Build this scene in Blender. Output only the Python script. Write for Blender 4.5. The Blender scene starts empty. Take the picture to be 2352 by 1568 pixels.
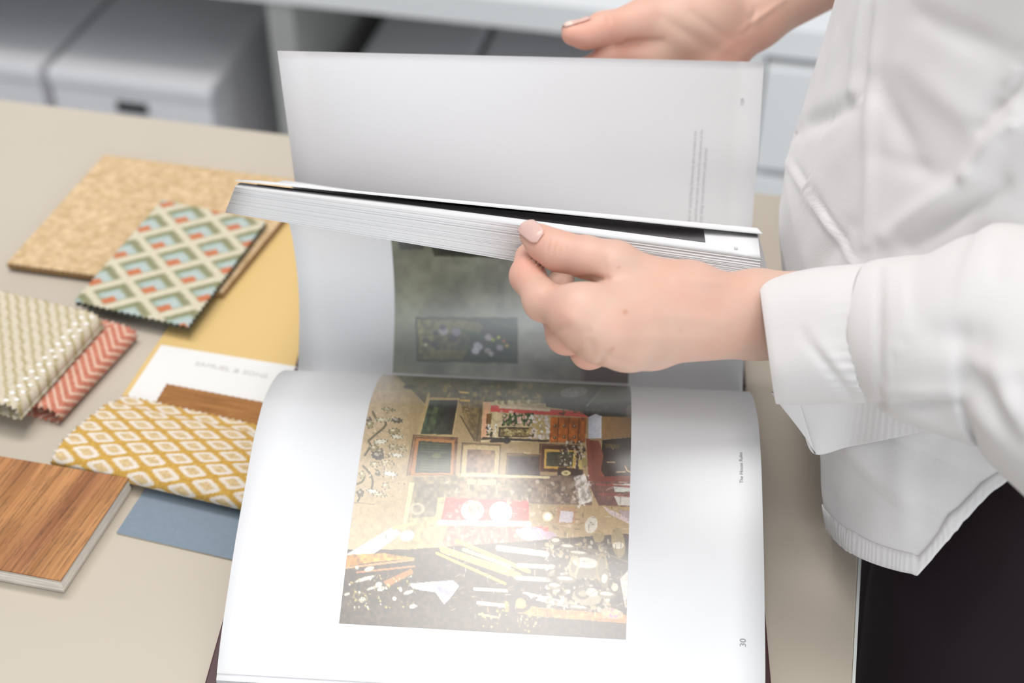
import bpy, math, random
import numpy as np
from mathutils import Vector
from mathutils.bvhtree import BVHTree
random.seed(7); rng = np.random.default_rng(7)
TZ = 0.86                      # height of the table top above the floor
# ------------------------------------------------------------------ camera, world, lights, exposure
scene = bpy.context.scene
COL = scene.collection
cam_d = bpy.data.cameras.new('camera'); cam = bpy.data.objects.new('camera', cam_d); COL.objects.link(cam)
cam_d.lens = 50; cam_d.sensor_width = 36; cam_d.clip_start = .02
HC, PITCH, FPX = .60, math.radians(40), 3266.7
cam.location = (0, 0, HC+TZ); cam.rotation_euler = (math.radians(50), 0, 0)
cam_d.dof.use_dof = True; cam_d.dof.focus_distance = .735; cam_d.dof.aperture_fstop = 5.0
scene.camera = cam
w = bpy.data.worlds.new('world'); scene.world = w; w.use_nodes = True
bg = w.node_tree.nodes['Background']; bg.inputs[0].default_value = (.85, .935, 1.0, 1); bg.inputs[1].default_value = .76
def area(name, loc, size, power, col, rot=(0,0,0)):
    d = bpy.data.lights.new(name, 'AREA'); d.shape = 'RECTANGLE'; d.size, d.size_y = size
    d.energy = power; d.color = col
    o = bpy.data.objects.new(name, d); COL.objects.link(o); o.location = (loc[0], loc[1], loc[2]+TZ); o.rotation_euler = rot
    return o
area('ceiling_panel_light', (-.05, .34, 1.74), (.36, 1.25), 17.5, (1, .955, .90))
area('ceiling_panel_light', (-.6, 1.2, 1.74), (1.25, .34), 28, (1, .98, .96))
area('window_light', (1.5, -3.3, .95), (4.4, 2.5), 165, (.93, .965, 1.0), (math.radians(84), 0, math.radians(22)))
scene.view_settings.view_transform = 'Standard'; scene.view_settings.look = 'None'
scene.view_settings.exposure = -.53; scene.view_settings.gamma = 1; scene.view_settings.use_curve_mapping = False
# ------------------------------------------------------------------ helpers
FW = np.array([0, math.cos(PITCH), -math.sin(PITCH)]); UP = np.array([0, math.sin(PITCH), math.cos(PITCH)]); RT = np.array([1., 0, 0])
O = np.array([0, 0, HC])       # all coordinates below: table top at z = 0, shifted by TZ when linked
def ray(x, y): return FW + RT*(x-1176)/FPX - UP*(y-784)/FPX
def at(x, y, d): return O + ray(x, y)*d
def onz(x, y, z=0.): r = ray(x, y); return O + r*(z-HC)/r[2]
def onpl(x, y, p, n): r = ray(x, y); return O + r*(np.dot(p-O, n)/np.dot(r, n))
def proj(P):
    v = np.asarray(P, float)-O; d = v@FW
    return 1176+FPX*(v@RT)/d, 784-FPX*(v@UP)/d
YB = math.radians(4)
BU = np.array([math.cos(YB), -math.sin(YB), 0]); BV = np.array([math.sin(YB), math.cos(YB), 0]); BZ = np.array([0, 0, 1.])
def bk(u, v, z): return BU*u + BV*v + BZ*z            # book frame
PH = math.radians(12.7)
TA = np.array([math.cos(PH), -math.sin(PH), 0]); TB = np.array([math.sin(PH), math.cos(PH), 0])
def tf(a, b, z): return TA*a + TB*b + BZ*z             # table frame
def lin(c): c = np.asarray(c, float)/255.; return np.where(c <= .04045, c/12.92, ((c+.055)/1.055)**2.4)
def rgb(*c): return tuple(lin(c))+(1.,)

def mesh(name, V, F, mats=None, smooth=True, cols=None, midx=None, uv=None):
    V = np.asarray(V, np.float32)
    me = bpy.data.meshes.new(name)
    if isinstance(F, np.ndarray) and F.ndim == 2:
        n, k = F.shape
        me.vertices.add(len(V)); me.vertices.foreach_set('co', V.ravel())
        me.loops.add(n*k); me.loops.foreach_set('vertex_index', F.ravel().astype(np.int32))
        me.polygons.add(n); me.polygons.foreach_set('loop_start', np.arange(0, n*k, k, dtype=np.int32))
        me.update(calc_edges=True)
    else:
        me.from_pydata(V.tolist(), [], [list(map(int, f)) for f in F])
    me.polygons.foreach_set('use_smooth', np.full(len(me.polygons), smooth))
    for m in (mats if isinstance(mats, (list, tuple)) else [mats]):
        if m: me.materials.append(m)
    if midx is not None: me.polygons.foreach_set('material_index', np.asarray(midx, np.int32))
    if cols is not None:
        a = me.color_attributes.new('Col', 'FLOAT_COLOR', 'POINT')
        c = np.ones((len(V), 4), np.float32); c[:, :3] = cols
        a.data.foreach_set('color', c.ravel())
    if uv is not None:
        l = me.uv_layers.new(name='UVMap'); vi = np.empty(len(me.loops), np.int32); me.loops.foreach_get('vertex_index', vi)
        l.data.foreach_set('uv', np.asarray(uv, np.float32)[vi].ravel())
    me.update(); return me
def thing(name, label, cat, loc=(0, 0, 0), group=None):
    o = bpy.data.objects.new(name, None); COL.objects.link(o); o.empty_display_size = .05
    o.location = (loc[0], loc[1], loc[2]+TZ); o['label'] = label; o['category'] = cat
    if group: o['group'] = group
    return o
def wloc(o):
    v = Vector((0, 0, 0))
    while o: v = v + o.location; o = o.parent
    return np.array(v)
def part(name, V, F, mats, parent=None, label=None, **k):
    V = np.asarray(V, float) + np.array([0, 0, TZ])
    base = wloc(parent) if parent else np.array([V[:, 0].mean(), V[:, 1].mean(), V[:, 2].min()])
    o = bpy.data.objects.new(name, mesh(name, V-base, F, mats, **k)); COL.objects.link(o)
    if parent: o.parent = parent
    else: o.location = base
    if label: o['label'] = label
    return o
def tag(o, label, cat, group=None):
    o['label'] = label; o['category'] = cat
    if group: o['group'] = group
    return o
def struct(o): o['kind'] = 'structure'; return o
def grid_faces(n, m, wrap=False):          # n rows, m columns
    i = np.arange(n-1)[:, None]; j = np.arange(m if wrap else m-1)[None, :]
    a = i*m+j; b = i*m+(j+1) % m
    return np.stack([a, b, b+m, a+m], -1).reshape(-1, 4)
def boxm(c, ax, half):
    c = np.asarray(c, float); V = []
    for sx in (-1, 1):
        for sy in (-1, 1):
            for sz in (-1, 1): V.append(c+ax[0]*half[0]*sx+ax[1]*half[1]*sy+ax[2]*half[2]*sz)
    F = [(0, 1, 3, 2), (4, 6, 7, 5), (0, 4, 5, 1), (2, 3, 7, 6), (0, 2, 6, 4), (1, 5, 7, 3)]
    return np.array(V), F
def bevel(o, w, seg=2):
    m = o.modifiers.new('bevel', 'BEVEL'); m.width = w; m.segments = seg; m.limit_method = 'ANGLE'; return o
def solid(o, t, off=-1):
    m = o.modifiers.new('solid', 'SOLIDIFY'); m.thickness = t; m.offset = off; return o
def tbox(name, a0, a1, b0, b1, z0, z1, m, parent=None, bev=.0, label=None):
    V, F = boxm(tf((a0+a1)/2, (b0+b1)/2, (z0+z1)/2), (TA, TB, BZ), ((a1-a0)/2, (b1-b0)/2, (z1-z0)/2))
    o = part(name, V, F, m, parent, label, smooth=False)
    if bev: bevel(o, bev)
    return o
def crom(P, n):                            # Catmull-Rom through P, resampled to n points by arc length
    P = np.asarray(P, float); Q = np.vstack([2*P[0]-P[1], P, 2*P[-1]-P[-2]]); out = []
    for i in range(len(P)-1):
        p0, p1, p2, p3 = Q[i:i+4]
        for t in np.linspace(0, 1, 16, endpoint=False):
            out.append(.5*((2*p1)+(-p0+p2)*t+(2*p0-5*p1+4*p2-p3)*t*t+(-p0+3*p1-3*p2+p3)*t**3))
    out.append(P[-1]); out = np.array(out)
    s = np.r_[0, np.cumsum(np.linalg.norm(np.diff(out, axis=0), axis=1))]
    q = np.linspace(0, s[-1], n)
    return np.stack([np.interp(q, s, out[:, k]) for k in range(out.shape[1])], 1)
def normals(V, F):
    a, b, c = V[F[:, 0]], V[F[:, 1]], V[F[:, 2]]
    n = np.cross(b-a, c-a); N = np.zeros_like(V)
    for k in range(F.shape[1]): np.add.at(N, F[:, k], n)
    return N/(np.linalg.norm(N, axis=1, keepdims=True)+1e-12)
# value noise on arrays
_T = rng.random((64, 64, 64)).astype(np.float32)
def vnoise(P, s):
    Q = np.asarray(P, float)*s; i = np.floor(Q).astype(int); f = Q-i; f = f*f*(3-2*f); r = 0
    for dx in (0, 1):
        for dy in (0, 1):
            for dz in (0, 1):
                wgt = np.abs(1-dx-f[:, 0])*np.abs(1-dy-f[:, 1])*np.abs(1-dz-f[:, 2])
                r = r+wgt*_T[(i[:, 0]+dx) % 64, (i[:, 1]+dy) % 64, (i[:, 2]+dz) % 64]
    return r-.5
def noise2(x, y, s): return vnoise(np.stack([x, y, np.zeros_like(x)+.37], 1), s)
# ------------------------------------------------------------------ materials
def mat(name, col=None, rough=.6, spec=.5, attr=False, bump=None, noise=None, sss=0, sheen=0, trans=0):
    m = bpy.data.materials.new(name); m.use_nodes = True; nt = m.node_tree; N = nt.nodes; L = nt.links
    p = N['Principled BSDF']; p.inputs['Roughness'].default_value = rough; p.inputs['Specular IOR Level'].default_value = spec
    tc = N.new('ShaderNodeTexCoord')
    src = None
    if attr:
        a = N.new('ShaderNodeAttribute'); a.attribute_name = 'Col'; src = a.outputs['Color']
    else:
        p.inputs['Base Color'].default_value = col
    if noise:                               # (scale, amount, stretch)
        nz = N.new('ShaderNodeTexNoise'); nz.inputs['Scale'].default_value = noise[0]; nz.inputs['Detail'].default_value = 5
        mp = N.new('ShaderNodeMapping'); mp.inputs['Scale'].default_value = noise[2] if len(noise) > 2 else (1, 1, 1)
        L.new(tc.outputs['Object'], mp.inputs[0]); L.new(mp.outputs[0], nz.inputs['Vector'])
        mx = N.new('ShaderNodeMix'); mx.data_type = 'RGBA'; mx.blend_type = 'MULTIPLY'; mx.inputs[0].default_value = 1
        rp = N.new('ShaderNodeMapRange'); rp.inputs[1].default_value = .25; rp.inputs[2].default_value = .75
        rp.inputs[3].default_value = 1-noise[1]; rp.inputs[4].default_value = 1+noise[1]
        L.new(nz.outputs['Fac'], rp.inputs[0]); L.new(rp.outputs[0], mx.inputs[7])
        if src: L.new(src, mx.inputs[6])
        else: mx.inputs[6].default_value = col
        src = mx.outputs[2]
    if src: L.new(src, p.inputs['Base Color'])
    if bump:                                # (scale, strength, distance)
        nz = N.new('ShaderNodeTexNoise'); nz.inputs['Scale'].default_value = bump[0]; nz.inputs['Detail'].default_value = 3
        L.new(tc.outputs['Object'], nz.inputs['Vector'])
        b = N.new('ShaderNodeBump'); b.inputs['Strength'].default_value = bump[1]; b.inputs['Distance'].default_value = bump[2]
        L.new(nz.outputs['Fac'], b.inputs['Height']); L.new(b.outputs[0], p.inputs['Normal'])
    if sss:
        p.inputs['Subsurface Weight'].default_value = sss; p.inputs['Subsurface Radius'].default_value = (1, .35, .2); p.inputs['Subsurface Scale'].default_value = .004
    if sheen: p.inputs['Sheen Weight'].default_value = sheen; p.inputs['Sheen Roughness'].default_value = .5
    if trans:
        t = N.new('ShaderNodeBsdfTranslucent'); t.inputs[0].default_value = col if col else (.85, .85, .85, 1)
        ms = N.new('ShaderNodeMixShader'); ms.inputs[0].default_value = trans
        L.new(p.outputs[0], ms.inputs[1]); L.new(t.outputs[0], ms.inputs[2]); L.new(ms.outputs[0], N['Material Output'].inputs[0])
    return m
M = {}
M['table'] = mat('table_laminate', (.52, .455, .375, 1), .42, .35, noise=(9, .03))
M['edge'] = mat('table_edge', (.75, .76, .73, 1), .5)
M['paper'] = mat('paper', (.82, .815, .825, 1), .5, .35)
M['thin'] = mat('thin_paper', (.85, .835, .84, 1), .5, .3, trans=.25)
M['print'] = mat('printed_ink', None, .30, .5, attr=True)
_p = M['print'].node_tree.nodes['Principled BSDF']; _p.inputs['Specular IOR Level'].default_value = 1.0; _p.inputs['Roughness'].default_value = .33; _p.inputs['Coat Weight'].default_value = 1; _p.inputs['Coat Roughness'].default_value = .33; _p.inputs['Coat IOR'].default_value = 2.0
M['ink'] = mat('text_ink', (.30, .30, .31, 1), .6)
M['lightink'] = mat('pale_text_ink', (.50, .50, .50, 1), .6)
M['cover'] = mat('book_cover', (.065, .022, .024, 1), .5, noise=(60, .1))
M['skin'] = mat('skin', None, .50, .4, attr=True, sss=.30, bump=(900, .12, .001))
M['nail'] = mat('nail', (.70, .44, .385, 1), .28, .5, sss=.3)
M['nailtip'] = mat('nail_tip', (.76, .58, .49, 1), .3, .5)
M['shirt'] = mat('white_cotton', (.775, .748, .742, 1), .85, .2, sheen=.15, bump=(1300, .25, .0006), trans=.12)
M['dark'] = mat('dark_trousers', (.023, .014, .018, 1), .95, .2, bump=(800, .2, .0006))
M['shoe'] = mat('shoe_leather', (.03, .03, .03, 1), .5)
M['hair'] = mat('hair', (.10, .06, .035, 1), .6)
M['box'] = mat('grey_board', (.82, .81, .835, 1), .6, .3, noise=(12, .03))
M['hole_dark'] = mat('hand_hole_shade', (.012, .013, .015, 1), .5)  # black that gives the box hand holes their inner shade
M['shelf'] = mat('white_shelf', (.82, .825, .83, 1), .5)
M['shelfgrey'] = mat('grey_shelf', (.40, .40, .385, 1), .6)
M['wall'] = mat('wall_paint', (.70, .70, .70, 1), .8, noise=(5, .02))
M['floor'] = mat('floor_vinyl', (.42, .41, .40, 1), .5, noise=(6, .06))
M['fabric'] = mat('woven_fabric', None, .95, .1, attr=True, sheen=.2)
M['yellow'] = mat('yellow_card', (.67, .465, .19, 1), .6, .3)
M['white'] = mat('white_card', (.75, .73, .71, 1), .6, .3)
M['blue'] = mat('blue_card', (.195, .245, .30, 1), .5, .3, noise=(400, .05))
M['card'] = mat('card_core', (.62, .55, .45, 1), .7)
M['wood'] = mat('oak', None, .5, .3, attr=True)
M['ply'] = mat('plywood', (.69, .63, .56, 1), .75, noise=(60, .18, (1, 1, 12)))
M['plydark'] = mat('plywood_dark', (.54, .47, .40, 1), .75, noise=(70, .2, (1, 1, 10)))
# ------------------------------------------------------------------ room, shelving, table
V, F = boxm((0, 1.5, -.885), (RT, np.array([0, 1., 0]), BZ), (3.5, 4, .025)); struct(part('floor', V, F, M['floor'], smooth=False))
V, F = boxm(tf(0, 2.42, .45), (TA, TB, BZ), (3.2, .03, 1.3)); struct(part('wall_back', V, F, M['wall'], smooth=False))
b1 = 1.70
sh = thing('shelving_unit', 'white open shelving unit with panels and drawer, standing behind the beige table', 'shelf', tf(-.2, 1.9, -.86))
ZB = -.309                                     # underside of the board above the boxes
pa0, pa1 = -.735, -.697
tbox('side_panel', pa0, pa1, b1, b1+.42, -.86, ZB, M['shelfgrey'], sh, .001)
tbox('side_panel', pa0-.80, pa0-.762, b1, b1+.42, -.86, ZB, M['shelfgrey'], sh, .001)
tbox('side_panel', -.080, -.042, b1, b1+.42, -.86, ZB, M['shelf'], sh, .001)
tbox('side_panel', .99, 1.03, b1, b1+.42, -.86, ZB, M['shelf'], sh, .001)
tbox('shelf_board', pa0-.80, 1.03, b1-.004, b1+.42, ZB, ZB+.042, M['shelf'], sh, .0015)
tbox('shelf_board', pa0-.762, pa0, b1+.001, b1+.42, -.80, -.77, M['shelf'], sh)
tbox('shelf_board', pa1, -.080, b1+.001, b1+.42, -.80, -.77, M['shelf'], sh)
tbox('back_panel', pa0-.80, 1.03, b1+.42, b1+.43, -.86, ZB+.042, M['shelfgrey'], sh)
for k, (z0, z1) in enumerate(((-.475, ZB-.012), (-.645, -.487), (-.86, -.657))):
    d = tbox('drawer', -.039, .987, b1-.016, b1+.40, z0, z1, M['shelf'], sh, .002)
    tbox('drawer_handle', .50, .60, b1-.03, b1-.016, (z0+z1)/2-.006, (z0+z1)/2+.006, M['shelf'], d)
def archive_box(a0, a1, zt, dep, label, handle=True, bofs=0, side='box'):
    bf = b1+bofs+.004
    t = thing('archive_box', label, 'box', tf((a0+a1)/2, bf+dep/2, -.77), 'grey storage boxes on the shelf')
    tbox('body', a0+.004, a1-.004, bf+.004, bf+dep-.004, -.7695, zt-.004, M['box'], t, .002)
    # the lid: a shallow cover with a rounded edge and an overhanging lip
    tbox('lid', a0, a1, bf, bf+dep, zt-.028, zt, M['box'], t, .007)
    if handle:
        c = (a0+a1)/2
        h = tbox('hand_hole', c-.026, c+.026, bf+.001, bf+.006, zt-.060, zt-.042, M['hole_dark'], t, .004, label='oval hand hole, its shaded inside coloured black')  # black block in place of an opening, colour stands for the shade inside
    return t
zb = -.464
archive_box(-1.108, -.842, zb, .36, 'grey storage box with black hand hole, right beside the shelf post', True)
archive_box(-1.392, -1.120, zb, .36, 'grey storage box at far left, partly cut by the frame edge', True)
archive_box(-.650, -.480, zb+.01, .33, 'shaded grey storage box just past the shelf post, above the raised page', False, .03)
archive_box(-.470, -.300, zb+.01, .33, 'shaded grey storage box in the middle of the bay behind the raised page', False, .03)
archive_box(-.288, -.090, zb+.01, .33, 'shaded grey storage box nearest the drawers, left of the raised thumb', False, .03)
# table
tb = thing('table', 'large beige laminate table that carries book and samples', 'table', tf(-.6, .1, -.86))
V, F = boxm(tf(-.80, .05, -.0125), (TA, TB, BZ), (.8718, .8576, .0125))
bevel(part('tabletop', V, F, M['table'], tb, smooth=False), .0012)
V, F = boxm(tf(.0725, .05, -.0125), (TA, TB, BZ), (.0008, .8576, .0124)); part('edge_band', V, F, M['edge'], tb, smooth=False, label='pale edge strip')
for a in (-1.6, -.02):
    for b in (-.72, .82): tbox('leg', a-.025, a+.025, b-.025, b+.025, -.86, -.025, M['shelf'], tb, .002)
# ------------------------------------------------------------------ painter for flat prints (photo-pixel canvas, converted to ink colours)
class Canvas:
    def __init__(s, x0, y0, x1, y1, base):
        s.x0, s.y0 = x0, y0; s.im = np.zeros((y1-y0, x1-x0, 3), np.float32); s.im[:] = base
        s.Y, s.X = np.mgrid[y0:y1, x0:x1].astype(np.float32)
    def _bb(s, xs, ys, p=2):
        h, w_ = s.im.shape[:2]
        a = max(0, int(min(xs)-s.x0-p)); b = min(w_, int(max(xs)-s.x0+p+1)); c = max(0, int(min(ys)-s.y0-p)); d = min(h, int(max(ys)-s.y0+p+1))
        return (slice(c, max(c, d)), slice(a, max(a, b)))
    def mix(s, sl, m, c, al=1):
        m = (m*al)[..., None]; s.im[sl] = s.im[sl]*(1-m)+np.asarray(c, np.float32)*m
    def poly(s, pts, c, al=1, c2=None, tex=0):
        xs, ys = zip(*pts); sl = s._bb(xs, ys); X, Y = s.X[sl], s.Y[sl]; ins = np.zeros(X.shape, bool); n = len(pts)
        for i in range(n):
            x1, y1 = pts[i]; x2, y2 = pts[(i+1) % n]
            if y1 == y2: continue
            ins ^= ((y1 > Y) != (y2 > Y)) & (X < (x2-x1)*(Y-y1)/(y2-y1)+x1)
        col = np.broadcast_to(np.asarray(c, np.float32), X.shape+(3,)).copy()
        if c2 is not None:
            t = ((X-min(xs))/max(1, max(xs)-min(xs)))[..., None]; col = col*(1-t)+np.asarray(c2, np.float32)*t
        if tex and X.size: col *= (1+tex*noise2(X.ravel(), Y.ravel(), .13).reshape(X.shape)*2)[..., None]
        s.mix(sl, ins.astype(np.float32), col, al)
    def ell(s, x, y, rx, ry, c, al=1, rot=0, ring=0):
        R = max(rx, ry); sl = s._bb((x-R, x+R), (y-R, y+R)); X, Y = s.X[sl]-x, s.Y[sl]-y
        cr, sr = math.cos(rot), math.sin(rot); a, b = (X*cr+Y*sr)/rx, (-X*sr+Y*cr)/ry; q = np.sqrt(a*a+b*b); e = min(rx, ry)
        m = np.clip((1-q)*e+.5, 0, 1)
        if ring: m = m*np.clip((q-ring)*e+.5, 0, 1)
        s.mix(sl, m, c, al)
    def line(s, pts, w_, c, al=1):
        for (x1, y1), (x2, y2) in zip(pts[:-1], pts[1:]):
            sl = s._bb((x1, x2), (y1, y2), w_+2); X, Y = s.X[sl], s.Y[sl]; dx, dy = x2-x1, y2-y1
            t = np.clip(((X-x1)*dx+(Y-y1)*dy)/(dx*dx+dy*dy+1e-6), 0, 1); d = np.hypot(X-x1-t*dx, Y-y1-t*dy)
            s.mix(sl, np.clip(w_/2-d+.5, 0, 1), c, al)
    def dots(s, box, n, cols, r=(1, 3), al=.9):
        for _ in range(n):
            s.ell(random.uniform(box[0], box[2]), random.uniform(box[1], box[3]), random.uniform(*r), random.uniform(*r)*.7, random.choice(cols), al, random.uniform(0, 3))
    def sample(s, x, y):
        h, w_ = s.im.shape[:2]; x = np.clip(x-s.x0, 0, w_-1.01); y = np.clip(y-s.y0, 0, h-1.01); i, j = x.astype(int), y.astype(int); fx, fy = (x-i)[:, None], (y-j)[:, None]
        return (s.im[j, i]*(1-fx)+s.im[j, i+1]*fx)*(1-fy)+(s.im[j+1, i]*(1-fx)+s.im[j+1, i+1]*fx)*fy

def antique_print():
    c = Canvas(760, 855, 1480, 1490, (172, 146, 104))
    P, E, L, D = c.poly, c.ell, c.line, c.dots
    P([(760, 855), (945, 855), (930, 1300), (760, 1300)], (205, 180, 146), 1, (180, 154, 112), tex=.05)
    P([(905, 855), (1480, 855), (1480, 930), (975, 925)], (96, 86, 58), .9, (66, 62, 46), tex=.25)
    E(940, 888, 13, 5, (48, 44, 30)); E(996, 885, 8, 5, (70, 60, 42), .7)
    L([(985, 905), (955, 1010)], 5, (178, 155, 108))
    # chandelier arms and glass leaves at the margin
    for pts in ([(856, 945), (862, 958), (868, 964)], [(886, 968), (883, 980), (862, 998), (846, 1012)], [(846, 1012), (850, 1024), (838, 1045)], [(834, 1070), (848, 1085), (856, 1105), (853, 1122)], [(838, 1090), (832, 1105), (818, 1112)], [(820, 1130), (826, 1140), (822, 1150)]):
        q_ = crom(np.array(pts, float), 14) if len(pts) > 2 else np.array(pts); L(q_.tolist(), 4.4, (66, 56, 32)); L((q_-1.2).tolist(), 1.4, (150, 134, 84), .7)
    for x, y, rx, ry, r, col in ((892, 940, 16, 4, .1, (140, 126, 72)), (912, 965, 13, 6, .1, (70, 60, 40)), (880, 964, 18, 4, 0, (205, 196, 160)), (905, 990, 14, 7, -.1, (150, 132, 84)), (912, 1003, 15, 4, .1, (236, 230, 210)), (874, 1014, 17, 5, -.1, (232, 226, 205)), (850, 975, 8, 9, .2, (150, 136, 84)), (846, 962, 9, 5, 0, (88, 72, 44)),
            (905, 1026, 14, 6, .1, (160, 142, 98)), (925, 1032, 10, 6, 0, (176, 158, 116)), (860, 1030, 11, 9, 0, (140, 122, 72)), (868, 1046, 15, 10, .2, (58, 44, 34)), (873, 1036, 9, 7, 0, (98, 80, 48)), (912, 1045, 15, 4, .1, (240, 236, 222)), (888, 1062, 14, 5, -.2, (196, 176, 124)), (862, 1066, 12, 6, 0, (188, 166, 118)), (896, 1088, 17, 5, .15, (242, 240, 230)), (868, 1086, 6, 7, 0, (96, 78, 52)),
            (886, 1116, 9, 8, 0, (184, 164, 124)), (856, 1128, 16, 4, .1, (236, 230, 214)), (828, 1132, 8, 9, .3, (92, 78, 50)), (872, 1136, 18, 4, .1, (186, 172, 132)), (832, 1090, 7, 9, 0, (176, 160, 110))):
        E(x, y, rx, ry, col, .95, r); E(x, y, rx, ry, (74, 62, 38), .75, r, .84); nb = int(rx*1.3)
        L([(x-rx*.8*math.cos(r), y-rx*.8*math.sin(r)), (x+rx*.8*math.cos(r), y+rx*.8*math.sin(r))], 1.2, (110, 94, 58), .7); E(x-rx*.2, y-ry*.3, rx*.4, ry*.35, (246, 242, 228), .6, r)
        for q_ in range(nb): a_ = q_*2*math.pi/nb; E(x+rx*math.cos(a_)*math.cos(r)-ry*math.sin(a_)*math.sin(r), y+rx*math.cos(a_)*math.sin(r)+ry*math.sin(a_)*math.cos(r), 1.3, 1.2, (58, 48, 30) if q_ % 2 else (224, 214, 180), .8)
    D((850, 940, 930, 1140), 60, [(235, 228, 205), (120, 100, 60), (90, 74, 44)], (1, 2.5), .8)
    D((845, 1040, 905, 1100), 30, [(60, 48, 34), (230, 224, 205)], (1, 3), .8)
    L([(812, 1153), (860, 1158)], 1.6, (128, 104, 76))
    # framed pictures on the wall
    P([(981, 912), (1056, 914), (1041, 1003), (959, 1001)], (188, 162, 112)); P([(987, 918), (1052, 919), (1038, 998), (966, 996)], (58, 78, 52), 1, (34, 22, 24), tex=.4); P([(996, 935), (1008, 935), (996, 990), (978, 990)], (96, 112, 66), .5, tex=.3)
    P([(950, 999), (1052, 1005), (1046, 1092), (934, 1092)], (138, 88, 46), 1, (112, 70, 40), tex=.3); P([(956, 1006), (1045, 1011), (1040, 1090), (944, 1090)], (176, 118, 60)); P([(962, 1012), (1038, 1017), (1034, 1086), (953, 1086)], (44, 54, 32), 1, (36, 44, 30), tex=.5)
    for y in range(1018, 1082, 6): L([(966, y), (1030, y+3)], 2, random.choice([(112, 112, 60), (84, 92, 46), (40, 46, 30)]), .7)
    E(1003, 1046, 10, 6, (120, 122, 58), .7)
    P([(1062, 1017), (1151, 1021), (1147, 1092), (1056, 1092)], (120, 98, 66)); P([(1065, 1021), (1148, 1024), (1144, 1090), (1060, 1090)], (198, 172, 124)); P([(1074, 1031), (1138, 1034), (1135, 1086), (1070, 1086)], (124, 96, 84), 1, (150, 118, 84), tex=.3)
    P([(1164, 1041), (1241, 1044), (1240, 1100), (1160, 1100)], (112, 90, 66)); P([(1170, 1047), (1240, 1049), (1240, 1100), (1165, 1100)], (70, 58, 56), tex=.3); P([(1204, 1038), (1218, 1038), (1218, 1044), (1204, 1044)], (205, 180, 130))
    P([(1240, 1019), (1332, 1022), (1326, 1086), (1237, 1082)], (84, 44, 24), 1, (60, 32, 20)); P([(1251, 1031), (1325, 1034), (1321, 1078), (1249, 1075)], (204, 164, 74)); P([(1256, 1037), (1318, 1038), (1314, 1072), (1254, 1070)], (62, 68, 44), tex=.4); L([(1256, 1055), (1295, 1054)], 3, (40, 44, 30))
    # carved bracket, opening to the bright back room
    P([(1056, 916), (1112, 918), (1104, 1018), (1085, 1005), (1066, 965)], (140, 118, 80), 1, (120, 100, 66), tex=.2)
    for k in range(9): E(1068+k*4, 930+k*9, 8-k*.3, 5, (96, 78, 50), .8, .5, .7)
    L([(1058, 955), (1075, 985), (1090, 1012)], 3, (90, 74, 48)); L([(1105, 930), (1095, 1012)], 4, (96, 80, 54))
    P([(1110, 922), (1452, 930), (1452, 1016), (1104, 1014)], (214, 194, 150), 1, (150, 120, 84), tex=.1)
    P([(1112, 922), (1126, 924), (1118, 1010), (1104, 1010)], (226, 172, 132)); P([(1118, 950), (1130, 950), (1128, 974), (1116, 974)], (120, 84, 38))
    P([(1128, 930), (1352, 946), (1352, 958), (1126, 945)], (214, 84, 78)); P([(1146, 937), (1264, 945), (1264, 939), (1148, 931)], (226, 206, 176))
    for k in range(14): E(1140+k*7.5, 923+random.uniform(-2, 2), 5, 5, random.choice([(206, 192, 150), (150, 136, 92), (110, 94, 60)]))
    D((1155, 950, 1222, 976), 130, [(34, 60, 26), (52, 84, 38), (78, 104, 56), (20, 36, 18)], (2, 5)); D((1150, 945, 1220, 975), 26, [(236, 204, 186), (224, 168, 158)], (2, 5))
    P([(1146, 980), (1228, 982), (1226, 1004), (1144, 1003)], (60, 48, 28)); P([(1150, 984), (1224, 985), (1222, 1001), (1148, 1000)], (150, 130, 78)); D((1150, 985, 1222, 1000), 50, [(206, 190, 140), (110, 92, 52), (80, 64, 36)], (1.5, 4))
    D((1118, 975, 1140, 1005), 24, [(236, 230, 220), (28, 24, 22)], (2, 4)); D((1215, 955, 1262, 1012), 70, [(238, 232, 226), (214, 200, 190), (190, 160, 90)], (2, 6))
    P([(1110, 1003), (1262, 1010), (1262, 1015), (1104, 1009)], (54, 42, 28)); L([(1128, 1013), (1170, 1012)], 6, (40, 32, 26)); E(1164, 1011, 8, 8, (36, 30, 26))
    P([(1265, 957), (1348, 960), (1344, 1016), (1262, 1015)], (184, 100, 34), 1, (160, 86, 30), tex=.25)
    for x in (1283, 1307, 1330): L([(x, 960), (x-3, 1014)], 2.4, (112, 58, 20))
    for x, y in ((1274, 978), (1296, 978), (1320, 979), (1274, 1005), (1296, 1004), (1320, 1004)): E(x, y, 4, 3.5, (86, 60, 40)); E(x-1, y-1, 1.5, 1.5, (214, 190, 150))
    P([(1250, 914), (1460, 918), (1460, 958), (1350, 956), (1330, 944), (1255, 934)], (44, 30, 22), tex=.5); D((1260, 920, 1440, 950), 30, [(80, 60, 40), (26, 18, 16), (110, 90, 60)], (2, 6), .7)
    E(1318, 900, 32, 12, (150, 148, 152), .9, -.1); D((1290, 890, 1345, 910), 40, [(176, 174, 178), (104, 100, 100)], (1, 3), .7)
    P([(1378, 880), (1460, 880), (1460, 922), (1350, 925), (1340, 915)], (78, 74, 60)); P([(1368, 885), (1385, 880), (1352, 930), (1342, 930)], (40, 42, 58)); L([(1385, 890), (1348, 932)], 4, (122, 118, 104))
    D((1020, 880, 1250, 915), 70, [(120, 106, 60), (52, 46, 32), (184, 160, 90), (40, 36, 26)], (2, 8), .6)
    L([(1056, 900), (1076, 902)], 4, (226, 186, 96)); L([(1058, 919), (1078, 920)], 4, (224, 180, 90))
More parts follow.
